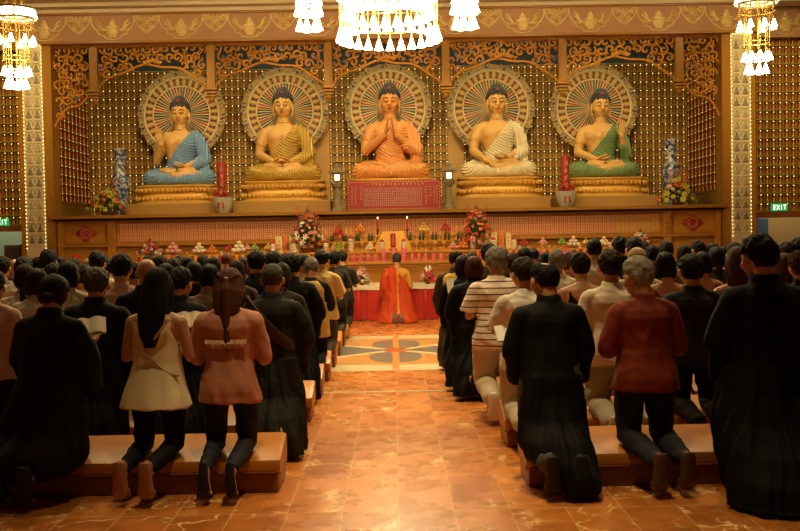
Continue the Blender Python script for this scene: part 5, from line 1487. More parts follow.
for px, m, what, where, size, Y, z in PC:
    if z > 1.5:
        ww = at(px, 240, Y); st = MB(); st.lathe([(.07, 1.45), (.075, 1.47), (.02, 1.49), (.02, 1.57), (.09, 1.60), (0, 1.60)], 16, (ww.x, Y, 0)); o = st.build('fruit_stand', M['gold']); tag(o, f'gold stand under the {what}s {where}', 'stand')
    pyramid(px, Y, z + .002, size, m, what, where, foot=False)
# white lantern towers with red tops, cups, boxes
def tower(px, Y, z, h, label):
    ww = at(px, 245, Y); t = thing('votive_tower', label, 'votive tower', (ww.x, Y, z), group='white votive towers')
    b = MB()
    for k in range(4): b.lathe([(.055, k * h * .19), (.06, k * h * .19 + .006), (.06, (k + .78) * h * .19), (.045, (k + .85) * h * .19), (.045, (k + 1) * h * .19)], 14)
    b.build('tiers', WH, t)
    MB().lathe([(.035, h * .76), (.05, h * .82), (.035, h * .95), (.01, h), (0, h)], 14).build('top', M['red'], t)
tower(351, 20.5, TZ + .01, .34, 'white tiered votive tower with red top, left part of the stepped altar'); tower(473, 20.5, TZ + .01, .34, 'white tiered votive tower with red top, right end of the stepped altar')
for px, lab in ((382, 'left of the red tablet'), (404, 'right of the red tablet'), (326, 'left of the green apples'), (514, 'near the left end of the right table'), (273, 'beside the yellow sign box'), (293.5, 'before the cream boxes on the left table'), (493.5, 'before the cream boxes on the right table')):
    tower(px, 20.32, TZ + .01, .24, 'short white votive tower with red top ' + lab)
def cream_box(px, w_, h_, m, label):
    ww = at(px, 245, 20.7); t = thing('gift_box', label, 'box', (ww.x, 20.7, TZ + .004))
    MB().rbox((0, 0, h_ / 2), (w_, .18, h_), .008).build('box_body', m, t, smooth=False)
    b = MB()
    for k in range(3): b.box((0, -.093, h_ * .3 + k * h_ * .2), (w_ * .4, .006, .012))
    b.build('print', M['red'], t, smooth=False)
CRM = pm('cream_card', (.80, .60, .26), .5); ORG = pm('orange_card', (.70, .20, .03), .5)
cream_box(279.5, .14, .34, CRM, 'narrow cream box left of the orange one on the left table'); cream_box(286, .09, .34, ORG, 'orange box between cream boxes on the left table'); cream_box(295, .24, .35, CRM, 'wide cream box right of the orange one on the left table')
cream_box(491, .25, .34, CRM, 'wide cream box left of the orange one on the right table'); cream_box(501, .12, .36, ORG, 'orange box between cream boxes on the right table'); cream_box(508, .11, .33, CRM, 'narrow cream box right of the orange one on the right table')
# small cups scattered on the tables
cup = MB(); cup.lathe([(.022, 0), (.035, .055), (.032, .055), (0, .015)], 12); cup_me = cup.mesh('cup', [WH])
for i, px in enumerate((160, 186, 206, 221, 233, 246, 260, 264, 271, 282, 289, 300)): 
    ww = at(px, 252, 20.25); o = link('cup', cup_me, None, (ww.x, 20.25, TZ + .003), mat=(WH, M['gold'], RD)[i % 3]); tag(o, 'small offering cup on the front edge of the left table', 'cup', 'offering cups left')
for i, px in enumerate((520, 530, 536, 549, 555, 567, 580, 593, 598, 610, 622, 640)):
    ww = at(px, 252, 20.25); o = link('cup', cup_me, None, (ww.x, 20.25, TZ + .003), mat=(WH, M['gold'], RD)[i % 3]); tag(o, 'small offering cup on the front edge of the right table', 'cup', 'offering cups right')
for i in range(16):
    x = CX - 1.45 + i * .19
    o = link('cup', cup_me, None, (x, 20.27, TZ + .006), mat=(RD, M['gold'], M['gold'])[i % 3]); tag(o, 'small offering cup along the middle step of the stepped altar', 'cup', 'offering cups middle')
bouquet(308.5, 243, 20.65, .95, .85, ['red', 'pink', 'white', 'orange', 'purple'], 60, 'tall pink and red flower arrangement left of the stepped altar', bs=1.5, z=TZ, spikes=3)
bouquet(477, 240, 20.65, .85, .85, ['red', 'orange', 'pink', 'red'], 56, 'tall red flower arrangement right of the stepped altar', bs=1.5, z=TZ, spikes=3)
bouquet(150, 256, 20.5, .62, .28, ['pink', 'white', 'red'], 30, 'low pink and white flowers at the left end of the left table', bs=1.5, z=TZ, seed=2)
bouquet(640, 246, 20.5, .50, .30, ['pink', 'white', 'red'], 26, 'low pink and white flowers at the right end of the right table', bs=1.5, z=TZ, seed=3)
bouquet(339, 236, 21.3, .26, .34, ['red', 'red'], 12, 'small potted red flowers on the top altar step, left end', bs=1.5, z=1.442, seed=4)
# red poinsettia planters before the end panels
for px, lab, wd in ((76, 'left', 1.0), (712, 'right', 1.1)):
    ww = at(px, 252, 21.2); bouquet(px, 262, 21.2, wd, 1.28, ['red', 'red', 'orange'], 56, f'bank of red flowers before the {lab} end of the altar front', bs=2.6, z=0.0, seed=9)

# ------------------------------------------------------------------ table behind the monk
ww = at(392.5, 285, 18.35); MX = ww.x
t = thing('kneeling_altar_table', 'low table behind the monk under a white cloth', 'table', (MX, 18.6, 0))
MB().rbox((0, 0, .615), (1.58, .55, .03), .006).build('tabletop', M['wood'], t, smooth=False)
for ax in (-1, 1):
    for ay in (-1, 1): MB().box((ax * .72, ay * .2, .3), (.05, .05, .6)).build('leg', M['wood'], t, smooth=False)
b = MB(); rs = []
for k, (g, zz, am) in enumerate(((0, .634, 0), (.012, .63, .0), (.02, .57, .012), (.030, .32, .040), (.036, .012, .048))):
    r = []
    for i in range(300):
        a = 2 * PI * i / 300; e = 10; ca, sa = math.cos(a), math.sin(a)
        p = Vector(((.79 + g) * math.copysign(abs(ca) ** (2 / e), ca), (.28 + g) * math.copysign(abs(sa) ** (2 / e), sa), zz))
        n = Vector((p.x * .2, p.y, 0)).normalized(); s_ = (p.x + p.y) * 2 * PI / .088
        p += n * am * (math.sin(s_) + .3 * math.sin(s_ * .37)); r.append(p)
    rs.append(r)
b.rings(rs, cap=True); o = b.build('table_skirt', M['redcloth'], loc=(MX, 18.6, 0)); tag(o, 'pleated red satin skirt around the table behind the monk', 'table skirt')
b = MB(); b.rings([[Vector((math.copysign(abs(math.cos(a)) ** .2, math.cos(a)) * (.815 + g), math.copysign(abs(math.sin(a)) ** .2, math.sin(a)) * (.305 + g), zz + (.008 * math.sin(a * 40) if k == 3 else 0))) for a in np.linspace(0, 2 * PI, 161)[:-1]] for k, (g, zz) in enumerate(((-.3, .640), (0, .641), (.012, .632), (.02, .565)))])
o = b.build('table_runner', M['whitecloth'], loc=(MX, 18.6, 0)); tag(o, 'white cloth edge over the red table skirt', 'cloth')
bouquet(362, 282, 18.55, .32, .32, ['white', 'pink', 'pink'], 22, 'small white and pink flower arrangement, left on the table behind the monk', bs=1.5, z=.642, seed=5)
bouquet(428, 281, 18.55, .30, .30, ['white', 'pink', 'red'], 22, 'small white and pink flower arrangement, right on the table behind the monk', bs=1.5, z=.642, seed=6)
def sutra_book(px, Y, z, rz, m, label):
    ww = at(px, 280, Y); t = thing('folded_book', label, 'book', (ww.x, Y, z), R(rz))
    MB().rbox((0, 0, .02), (.16, .20, .035), .006).build('pages', M['paper'], t, smooth=False); MB().rbox((0, 0, .041), (.17, .21, .006), .002).build('cover', m, t, smooth=False)
sutra_book(372, 18.5, .642, 10, M['yellow'], 'yellow folded book on the table, left of the monk'); sutra_book(380, 18.45, .642, -8, CRM, 'cream folded book on the table near the monk'); sutra_book(413, 18.5, .642, 6, M['redcloth'], 'red folded book on the table, right of the monk'); sutra_book(420, 18.45, .642, 0, ORG, 'orange folded book on the table, right of the red one')

# ------------------------------------------------------------------ floor inlays
M['in_cream'] = pm('cream_marble', (.60, .50, .30), .28, 0, .1, 4); M['in_tan'] = pm('ochre_marble', (.50, .25, .07), .28, 0, .1, 4); M['in_grey'] = pm('grey_marble', (.15, .15, .13), .28, 0, .15, 5); M['in_red'] = pm('red_marble', (.45, .10, .03), .28, 0, .1, 5)
yc = 13.35
def inlay(name, polys, z, m):
    b = MB()
    for P in polys:
        n = len(P); b.add([(x, y, 0.0) for x, y in P] + [(x, y, z) for x, y in P], [tuple(range(n - 1, -1, -1)), tuple(range(n, 2 * n))] + [(i, (i + 1) % n, n + (i + 1) % n, n + i) for i in range(n)])
    return struct(b.build(name, m, smooth=False))
inlay('floor_medallion_field', [[(-2.1, 11.3), (2.1, 11.3), (2.1, 15.4), (-2.1, 15.4)]], .002, M['in_cream'])
def ellp(cx, cy, rx, ry, a0=0, n=48): return [(cx + rx * math.cos(2 * PI * k / n) * math.cos(a0) - ry * math.sin(2 * PI * k / n) * math.sin(a0), cy + rx * math.cos(2 * PI * k / n) * math.sin(a0) + ry * math.sin(2 * PI * k / n) * math.cos(a0)) for k in range(n)]
inlay('floor_medallion_disc', [ellp(0, yc, 1.85, 1.55)], .003, M['in_tan'])
inlay('floor_medallion_side', [[(s * .12, yc), (s * .95, yc - .85), (s * 1.8, yc - .35), (s * 1.8, yc + .35), (s * .95, yc + .85)] if s < 0 else [(s * .12, yc), (s * .95, yc + .85), (s * 1.8, yc + .35), (s * 1.8, yc - .35), (s * .95, yc - .85)][::-1][::-1] for s in (-1, 1)], .0036, M['in_grey'])
inlay('floor_medallion_petal', [ellp(0, yc + s * .72, .34, .62) for s in (-1, 1)], .004, M['in_grey'])
def bar(x0, y0, x1, y1, w_):
    d = Vector((x1 - x0, y1 - y0)).normalized(); p = Vector((-d.y, d.x)) * w_ / 2; return [(x0 - p.x, y0 - p.y), (x1 - p.x, y1 - p.y), (x1 + p.x, y1 + p.y), (x0 + p.x, y0 + p.y)]
inlay('floor_medallion_ray', [bar(-1.5, yc - 1.4, 1.5, yc + 1.4, .13), bar(-1.5, yc + 1.4, 1.5, yc - 1.4, .13)], .0046, M['in_cream'])
inlay('floor_medallion_axis', [bar(0, 11.35, 0, 15.4, .085)], .0052, M['in_tan'])
inlay('floor_medallion_centre', [ellp(0, yc, .17, .24)], .0060, M['in_red'])
inlay('floor_line', [[(-2.1, 9.72), (2.1, 9.72), (2.1, 9.79), (-2.1, 9.79)]], .002, M['in_cream'])

# ------------------------------------------------------------------ chandeliers
bell = MB(); bell.lathe([(.012, .145), (.020, .135), (.026, .11), (.040, .06), (.056, .015), (.066, 0), (.060, .002), (.030, .06), (0, .12)], 14)
bell_me = bell.mesh('glass_shade', [M['white_gl']])
capm = MB(); capm.lathe([(.004, .20), (.010, .19), (.014, .16), (.022, .140), (0, .138)], 10); cap_me = capm.mesh('shade_cap', [M['brass']])
def chandelier(px, y_ref, Y, tiers, label, crown=None, lamp=40, group=None, bsc=1.0):
    """tiers: (radius, count, pixel row of the shade bottoms at the far side)"""
    w = at(px, y_ref, Y); t = thing('chandelier', label, 'chandelier', (w.x, Y, 0), group=group)
    rods = MB(); ztop = 7.3
    for i, (r, n, z) in enumerate(tiers):
        for k in range(n):
            a = 2 * PI * (k + .5 * (i % 2)) / n + .1
            p = Vector((r * math.cos(a), r * math.sin(a), z))
            sh = link('glass_shade', bell_me, t, p, (0, 0, a)); sh.scale = (bsc,) * 3
            link('shade_cap', cap_me, sh)
            top = tiers[-1][2] + .35 if crown is None else crown[1]
            rods.tube([p + Vector((0, 0, .19)), (p.x, p.y, max(top, z + .3))], .0055, 6)
        rods.tube([(r * math.cos(a), r * math.sin(a), z + .24) for a in np.linspace(0, 2 * PI, 41)], .006, 6, cap=False)
    top = (tiers[-1][2] + .35) if crown is None else crown[1]
    R_ = max(q[0] for q in tiers)
    for zz, rr in ((top, R_), (top + .03, R_ * .7)): rods.tube([(rr * math.cos(a), rr * math.sin(a), zz) for a in np.linspace(0, 2 * PI, 41)], .016, 6, cap=False)
    for k in range(6):
        a = PI / 3 * k; rods.tube([(0, 0, top + .5), (R_ * .5 * math.cos(a), R_ * .5 * math.sin(a), top + .25), (R_ * math.cos(a), R_ * math.sin(a), top)], .008, 6)
    rods.tube([(0, 0, top), (0, 0, ztop)], .02, 10); rods.lathe([(.001, ztop - .1), (.12, ztop - .05), (.13, ztop - .005), (0, ztop)], 20)
    rods.build('frame', M['brass'], t)
    if crown:
        rc, zc = crown; n = 10
        fr = MB()
        for zz in (zc, zc + .13): fr.tube([((rc + .1 * (zz == zc) * 0) * math.cos(a), rc * math.sin(a), zz) for a in np.linspace(0, 2 * PI, 61)], .012, 6, cap=False)
        cr = fr.build('crown_ring', pm('crown_frame', (.10, .12, .03), .4), t)
        for k in range(n):
            a0, a1 = 2 * PI * k / n + .04, 2 * PI * (k + 1) / n - .04
            q = MB(); rs = []
            A = np.linspace(a0, a1, 7)
            vs = [Vector((rr * math.cos(a), rr * math.sin(a), zz)) for a in A for rr, zz in ((rc + .012, zc), (rc - .02, zc + .12), (rc - .035, zc + .12), (rc - .003, zc))]
            fs = []
            for i in range(6):
                for j in range(4): fs.append((i * 4 + j, i * 4 + (j + 1) % 4, (i + 1) * 4 + (j + 1) % 4, (i + 1) * 4 + j))
            fs += [(0, 3, 2, 1), (24, 25, 26, 27)]
            q.add(vs, fs); q.build('lit_panel', M['lampwin'], t)
    l = bpy.data.lights.new('chandelier_glow', 'POINT'); l.energy = lamp; l.color = WARM; l.shadow_soft_size = .1
    lo = bpy.data.objects.new('chandelier_glow', l); COL.objects.link(lo); lo.parent = t; lo.location = (0, 0, tiers[0][2] - .25 if False else tiers[0][2] + .07)
    return t
Yc = 14.0
zf = lambda py, px, r=0.0: at(px, py, Yc + r).z
chandelier(389, 40, Yc, [(.68, 26, zf(50, 389, .68)), (.60, 22, zf(27, 389, .60)), (.66, 24, zf(9, 389, .66)), (.45, 16, zf(0, 389)), (.68, 20, zf(-14, 389))], 'large round brass chandelier of glowing glass bells over the aisle', lamp=260)
for px, pb, lab in ((309, 30, 'small brass chandelier cluster just left of the large one'), (465, 28, 'small brass chandelier cluster just right of the large one')):
    chandelier(px, pb, Yc, [(.14, 7, zf(pb, px)), (.16, 8, zf(pb - 15, px)), (.14, 7, zf(pb - 26, px)), (.16, 8, zf(pb - 42, px))], lab, lamp=40, bsc=.88)
for px, pb, lab in ((17, 88, 'tall hanging brass chandelier at the left edge of the photo'), (757, 73, 'tall hanging brass chandelier at the right edge of the photo')):
    chandelier(px, pb, Yc, [(.13, 7, zf(pb, px)), (.17, 9, zf(pb - 13, px)), (.24, 8, zf(pb - 44, px))], lab, crown=(.29, zf(pb - 69, px)), lamp=60, bsc=.74)

# ================================================================== benches
def bench(x0, x1, y0, label):
    t = thing('kneeling_bench', label, 'bench', ((x0 + x1) / 2, y0, 0), group='kneeling benches')
    L_ = x1 - x0
    # wedge-shaped: low at the knees, higher in front
    def wedge(x, y0, y1, za, zb, zc, zd, r):
        """profile in y/z extruded along x with rounded corners"""
        pr = [(y0 + r, za), (y1 - r, za), (y1, za + r), (y1, zd - r), (y1 - r * .3, zd - r * .3), (y1 - r, zd), (y0 + r, zc), (y0 + r * .3, zc - r * .3), (y0, zc - r), (y0, za + r)]
        m = MB(); rs = []
        cy = sum(p[0] for p in pr) / len(pr); cz = sum(p[1] for p in pr) / len(pr)
        for xx, k in ((-x, .93), (-x + r * .3, .975), (-x + r, 1.0), (x - r, 1.0), (x - r * .3, .975), (x, .93)):
            rs.append([Vector((xx, cy + (p[0] - cy) * k, cz + (p[1] - cz) * k)) for p in pr])
        return m.rings(rs)
    wedge(L_ / 2 - .012, .012, .408, .0, 0, .115, .175, .008).build('base', M['leather_shaded'], t)
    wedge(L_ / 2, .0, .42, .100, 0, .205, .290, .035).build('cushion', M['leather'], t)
    b = MB()
    for s in (-1, 1): b.tube([(s * (L_ / 2 - .004), .03, .112), (s * (L_ / 2 - .004), .39, .112)], .006, 6)
    b.tube([(-L_ / 2 + .03, .0, .125), (L_ / 2 - .03, .0, .125)], .006, 6); b.build('piping', M['leather_shaded'], t)
ORD = ['nearest', 'second', 'third', 'fourth', 'fifth', 'sixth', 'seventh', 'eighth', 'ninth']
ROWY = lambda k: 5.90 + 1.15 * k      # near edge of bench row k
for k in range(9):
    for s in (-1, 1):
        sd = 'left' if s < 0 else 'right'
        xi = .70 if s < 0 else .765
        for j in range(1 if k < 3 else 2):
            a, c = xi + j * 2.62, xi + j * 2.62 + 2.45
            bench(*(sorted((s * a, s * c))), ROWY(k), f'tan padded kneeling bench, {ORD[k]} row {sd} of the aisle' + (', outer one' if j else ', beside the aisle' if k >= 3 else ''))

# ================================================================== people
KNEE = .13
def rowY(k): return ROWY(k) + KNEE
BRN = (.040, .020, .011); DBR = (.010, .006, .004)
WHT = (.82, .74, .62); MAU = (.60, .40, .34); CRE = (.70, .60, .42); GRY = (.22, .19, .15); NAV = (.02, .025, .07)
TRS = (.006, .0055, .006)
# wide robe falling over the bench, spread to the left
sk_left = [(0.72, 0, -0.035, 0.205, 0.165), (0.58, -0.02, -0.045, 0.235, 0.19), (0.42, -0.04, -0.08, 0.28, 0.22), (0.30, -0.06, -0.14, 0.33, 0.28), (0.22, -0.09, -0.20, 0.36, 0.25), (0.16, -0.10, -0.22, 0.33, 0.17), (0.13, -0.10, -0.22, 0.30, 0.13)]
sk_right0 = [(0.72, 0, -0.035, 0.200, 0.165), (0.58, 0.0, -0.045, 0.205, 0.17), (0.42, 0.0, -0.08, 0.205, 0.19), (0.30, 0.0, -0.15, 0.215, 0.24), (0.20, 0.015, -0.25, 0.205, 0.20), (0.10, 0.09, -0.34, 0.130, 0.15), (0.012, 0.10, -0.36, 0.125, 0.14)]
sk_tall = [(0.72, 0, -0.035, 0.225, 0.185), (0.58, 0.0, -0.06, 0.27, 0.22), (0.42, 0.02, -0.12, 0.31, 0.27), (0.28, 0.04, -0.22, 0.35, 0.32), (0.14, 0.06, -0.34, 0.38, 0.30), (0.03, 0.10, -0.40, 0.42, 0.27), (0.008, 0.10, -0.41, 0.43, 0.28)]
rm_left = robe_mesh('book', 21, sk_left, 0.8); rm_left.name = 'robe'
rm_right0 = robe_mesh('pray', 33, sk_right0, 0.55, 0.95); rm_right0.name = 'robe'
rm_tall = robe_mesh('pray', 44, sk_tall, 0.9, 1.1); rm_tall.name = 'robe'

GL, GR_ = 'worshippers left of the aisle', 'worshippers right of the aisle'
def P(px, yt, Y, hair, hc, outfit, label, **k):
    return person(px, yt, Y, hair, hc, outfit, label, group=k.pop('group', GL if px < 393 else GR_), **k)
# ---- nearest row, left
p = P(52, 273, rowY(0) - .02, 'bun', 'darkbrown', [(rm_left, DBR), ('shoes', (.02, .018, .018))], 'person in a long dark brown robe kneeling at the left, holding an open booklet', pose='left', hands='book', seed=1, rz=-15, wide=1.12)
p = P(157, 266, rowY(0), 'long', 'black', [('tank', ((.86, .74, .46), 'satin')), ('slimtrousers', TRS), ('shoes', (.36, .15, .07))], 'person with long straight dark hair in a cream sleeveless top and black trousers', pose='level', rz=-10, seed=0)
tk = MB(); tk0 = MB()
pts1 = []; pts2 = []
for k in range(30):      # sequined trim crossing the back
    u = k / 29
    pts1.append((-.13 + .16 * u, -.125 - .02 * math.sin(PI * u) - .012 * u, 1.13 - .42 * u))
    pts2.append((-.02 + .20 * u, -.140 + .045 * u * u - .01, .90 - .14 * math.sin(u * PI / 2)))
for qi, q in enumerate(pts1 + pts2 + [(.13 - .13 * k / 20, -.125 - .018 * math.sin(PI * k / 20), 1.13 - .16 * k / 20) for k in range(21)]):
    tk_ = tk if qi >= 30 else tk0
    tk_.ell(q, (.010, .007, .009), seg=6); tk_.ell((q[0] + .012, q[1], q[2] + .006), (.007, .005, .006), seg=6)
SEQ = pm('sequins', (.62, .46, .22), .35, .3, .5, 90)
tk.build('sequin_trim', SEQ, p); tk0.build('sequin_trim', SEQ, p)
p = P(229, 266, rowY(0), 'ponytail', 'brown', [('blouse', (.50, .20, .12)), ('slimtrousers', (.018, .018, .026)), ('flats', (.02, .018, .018))], 'person with a brown half-up ponytail in a pinkish brown blouse and dark jeans', pose='level', rz=-4, seed=0)
fr = MB(); rnd = random.Random(2)
for k in range(15):
    x = -.135 + .27 * k / 14; fr.tube([(x, -.138 + 1.2 * x * x, 1.0), (x + rnd.uniform(-.012, .012), -.152 + 1.2 * x * x, .975), (x + rnd.uniform(-.015, .015), -.148 + 1.2 * x * x, .945)], [(.012, .004), (.016, .006), (.010, .004)], 6)
fr.build('yoke_frill', cloth((.62, .34, .22)), p)
cl = MB(); cl.ell((0, -.128, .045), (.016, .010, .010), seg=10); co_ = cl.build('hair_clip', pm('clip_silver', (.7, .6, .5), .3, .7), p); co_.matrix_local = HM['level']
# ---- second row, left
P(-7, 274, rowY(1), 'short', 'black', [('shirt', MAU), ('trousers', TRS)], 'person in a pale pink shirt half cut off by the left edge of the photo', seed=1)
P(96, 267, rowY(1) - .05, 'short', 'saltpepper', [('widerobe', BL)], 'person with greying hair in a black robe, between the booklet reader and the cream top', pose='level', wide=1.12, seed=2)
P(179, 274, rowY(1) + .1, 'short', 'black', [('robe', BL)], 'person in a black robe just behind the cream sleeveless top', pose='turned', hands='book', seed=1)
sash_p = P(272, 263, rowY(1) - .05, 'crew', 'saltpepper', [('widerobe', (.016, .013, .012))], 'person with cropped grey hair in a dark robe with a brown sash across the back', wide=1.04, seed=0)
sb = MB(); rs = []
for k in range(41):
    a = R(-78 + 132 * k / 40)
    x = math.sin(a); y = -math.cos(a)
    z = .965 - .21 * x
    rx, ry = .212 - .02 * max(0, -x), .165
    c = Vector((x * rx, y * ry - .012, z)); n = Vector((x, y, 0)).normalized(); up = Vector((-.35 * x * 0, 0, 1))
    rs.append([c + up * .055 + n * .004, c + up * .02 + n * .014, c - up * .02 + n * .012, c - up * .055 + n * .002, c - up * .055 - n * .012, c + up * .055 - n * .012])
sb.rings(rs, cap=True); sb.build('sash', cloth((.055, .022, .012)), sash_p)
# ---- third row, left
P(25, 263, rowY(2) - .4, 'lowtail', 'darkbrown', [('tee', (.60, .52, .44)), ('trousers', TRS)], 'person with a low dark ponytail in a white top near the left edge', pose='left', seed=1)
P(37, 272, rowY(2) - .6, 'bob', 'darkbrown', [('tee', (.45, .40, .32)), ('trousers', TRS)], 'person with bobbed dark hair in a pale top behind the dark brown robe', seed=0)
P(68, 260, rowY(2), 'bob', 'black', [('tee', (.42, .36, .27)), ('trousers', TRS)], 'person with full dark bobbed hair, in front of the dark brown robe', wide=1.05, seed=1)
P(82, 265, rowY(2) + .45, 'short', 'darkbrown', [('shirt', CRE), ('trousers', TRS)], 'person with dark hair and bare nape just left of the greying black-robed person', pose='turned', seed=0)
P(121, 253, rowY(2), 'short', 'black', [('tee', MAU), ('trousers', TRS)], 'person with short dark hair in a mauve pink shirt', seed=2)
P(146, 257, rowY(2) - .5, None, 'black', [('robe', BL)], 'bald person in a black robe beside the mauve shirt', wide=1.05, seed=0)
P(134, 262, rowY(3), 'short', 'black', [('tee', WHT), ('trousers', TRS)], 'person in a white shirt between the mauve shirt and the bald person', pose='turned', seed=1)
P(209, 263, rowY(2) - .2, 'updo', 'black', [('shirt', ((.24, .10, .055), 'pattern')), ('trousers', TRS)], 'person with pinned-up black hair in a patterned brown blouse', seed=0)
P(280, 266, rowY(2), 'bob', 'black', [('shirt', (.03, .022, .018)), ('trousers', TRS)], 'person with black bobbed hair in a dark jacket beside the brown sash', pose='turned', seed=2)
P(292, 253, rowY(3), 'short', 'black', [('widerobe', BL)], 'person with thick black hair in a long black robe near the aisle, left', wide=1.08, seed=1)
P(194, 266, rowY(3) - .3, 'fringe', 'black', [('robe', BL)], 'person with loose black hair left of the patterned blouse', seed=0)
P(166, 274, rowY(2) + .3, 'bob', 'black', [('robe', DBR)], 'dark-haired person hidden behind the long straight hair', seed=0)
# ---- fourth row, left
P(22, 257, rowY(3) + .1, 'short', 'black', [('tee', WHT), ('trousers', TRS)], 'person with short black hair and white shirt behind the low ponytail', pose='bowed', seed=1)
P(53, 265, rowY(3), 'short', 'darkbrown', [('tee', WHT), ('trousers', TRS)], 'person with short brown-black hair and white shirt left of the full bob', seed=2)
P(311, 264, rowY(4), 'short', 'grey', [('shirt', (.018, .014, .012)), ('vest', (.62, .42, .10)), ('trousers', TRS)], 'person with grey hair in a yellow vest over black sleeves', pose='bowed', seed=0)
P(236, 259, rowY(3), 'bob', 'darkbrown', [('shirt', (.05, .03, .02)), ('trousers', TRS)], 'person with dark bobbed hair just behind the brown ponytail', seed=1)
P(256, 250, rowY(3) + .3, 'short', 'black', [('robe', BL)], 'tall person with short black hair in black, behind the brown ponytail', seed=2)
P(88, 258, rowY(5), 'bob', 'blond', [('shirt', CRE), ('trousers', TRS)], 'person with light brown hair far back beneath the red emblem', seed=2)
# ---- fifth row, left
P(2, 256, rowY(4), 'short', 'black', [('tee', GRY), ('trousers', TRS)], 'dark-haired person in grey at the left edge', seed=0)
P(14, 258, rowY(4) + .3, None, 'black', [('tee', NAV), ('trousers', TRS)], 'bald person in a navy shirt near the left doorway', seed=0)
P(48, 249, rowY(4), 'short', 'black', [('tee', GRY), ('trousers', TRS)], 'person with short black hair in a grey shirt before the left painted column', seed=1)
P(97, 251, rowY(4), 'short', 'black', [('shirt', CRE), ('trousers', TRS)], 'person with short black hair in a cream shirt below the left red emblem', seed=0)
P(273, 251, rowY(4), 'short', 'black', [('shirt', DBR), ('trousers', TRS)], 'person with short black hair in dark brown, left of the thick-haired black robe', seed=1)
P(321, 250, rowY(5), 'short', 'black', [('tee', (.66, .46, .16)), ('trousers', (.05, .03, .015))], 'person with short black hair in a yellow short-sleeved shirt by the aisle', pose='turned', seed=0, wide=1.05)
P(213, 256, rowY(4), 'bob', 'black', [('shirt', BRN), ('trousers', TRS)], 'person with rounded dark hair before the oranges and white buns', seed=2)
P(172, 258, rowY(4), 'short', 'darkbrown', [('shirt', MAU), ('trousers', TRS)], 'person with short brown hair right of the bald black-robed person', pose='turned', seed=2)
P(303, 254, rowY(5), 'short', 'darkbrown', [('shirt', CRE), ('trousers', TRS)], 'person in a cream shirt between black robe and yellow shirt', seed=1)
# ---- further rows, left
far_left = [(60, 256, 5, 'fringe', 'black', (.1, .06, .03), 'with dark hair right of the left painted column'), (108, 262, 5, 'short', 'black', MAU, 'in mauve far back, left of the mauve pink shirt'), (160, 255, 5, 'short', 'black', BL, 'with black hair below the low pink and white flowers'),
            (188, 256, 5, 'bob', 'black', BRN, 'with bobbed hair before the white buns, left'), (226, 253, 6, 'crew', 'brown', MAU, 'with cropped brown hair before the red apples'), (243, 259, 5, 'bob', 'brown', GRY, 'with brown hair beside the tall black-haired person'),
            (264, 257, 6, 'short', 'black', CRE, 'in cream between two black-haired people'), (334, 253, 7, 'curly', 'black', (.030, .022, .016), 'with curly dark hair in a dark brown jacket at the aisle front'), (342, 256, 8, 'short', 'black', (.02, .015, .012), 'in dark clothes farthest forward by the aisle, left'),
            (39, 257, 6, 'short', 'black', WHT, 'in white beside the left doorway'), (73, 258, 6, 'short', 'darkbrown', GRY, 'in grey before the left bank of red flowers'), (124, 258, 6, 'bob', 'black', BRN, 'hidden behind the mauve pink shirt'),
            (148, 256, 7, 'short', 'black', BL, 'just under the pink and white flowers'), (180, 259, 6, 'short', 'black', DBR, 'in brown beneath the pink buns'), (202, 257, 7, 'fringe', 'black', GRY, 'in grey beneath the white buns'),
            (250, 256, 7, 'short', 'black', BL, 'in black beneath the green apples'), (285, 255, 7, 'short', 'black', MAU, 'in mauve beneath the cream boxes on the left'), (8, 259, 6, 'short', 'black', GRY, 'in grey near the left exit sign'),
            (30, 260, 7, 'bob', 'darkbrown', CRE, 'in cream before the left doorway'), (104, 257, 7, 'short', 'black', BL, 'in black below the left red emblem')]
for px, yt, r, h, hc, col, lab in far_left:
    part = 'robe' if col in (BL, DBR) else ('shirt' if (px % 2) else 'tee')
    P(px, yt, rowY(r), h, hc, [(part, col)] + ([('trousers', (.03, .02, .012))] if part != 'robe' else []), 'person ' + lab, pose=('level', 'bowed', 'turned', 'left')[px % 4], seed=px % 3)
# ---- nearest row, right
P(547, 259, rowY(0) - .03, 'balding', 'black', [(rm_right0, BL), ('widetrousers', (.06, .05, .035)), ('shoes', (.02, .018, .018))], 'balding person in a long black robe, nearest row right of the aisle', pose='left', rz=4, wide=1.05, seed=0)
P(641, 256, rowY(0), 'short', 'silver', [('shirt', (.24, .028, .006)), ('trousers', (.022, .022, .028)), ('shoes', (.09, .045, .022))], 'person with silver hair in a rust red shirt and dark trousers', pose='left', rz=9, wide=1.06, seed=1)
P(762, 234, rowY(0) - .20, 'short', 'black', [(rm_tall, BL)], 'tall person with thick black hair in a black robe at the right edge', pose='left', wide=1.10, seed=0, smax=1.12)
# ---- second row, right
P(525, 257, rowY(1), 'short', 'darkbrown', [('tee', WHT), ('widetrousers', (.50, .42, .30)), ('shoes', (.55, .48, .38))], 'person in a white short-sleeved shirt just left of the balding black robe', pose='left', hands='book', seed=0, wide=1.06)
P(610, 249, rowY(1), 'short', 'darkbrown', [('shirt', (.80, .66, .50)), ('widetrousers', (.40, .33, .22)), ('shoes', (.5, .42, .3))], 'person with dark hair in a pale cream shirt, left of the silver hair', pose='level', seed=2, wide=1.05)
P(691, 254, rowY(1), 'short', 'black', [('shirt', (.018, .018, .020)), ('trousers', TRS), ('shoes', BL)], 'person with short black hair in a charcoal shirt between rust red shirt and tall robe', pose='level', seed=1, wide=1.10)
P(738, 245, rowY(1) + .3, 'long', 'brown', [('tank', (.66, .56, .48)), ('trousers', TRS)], 'person with long brown hair in a white top beside the tall black-robed person', seed=1)
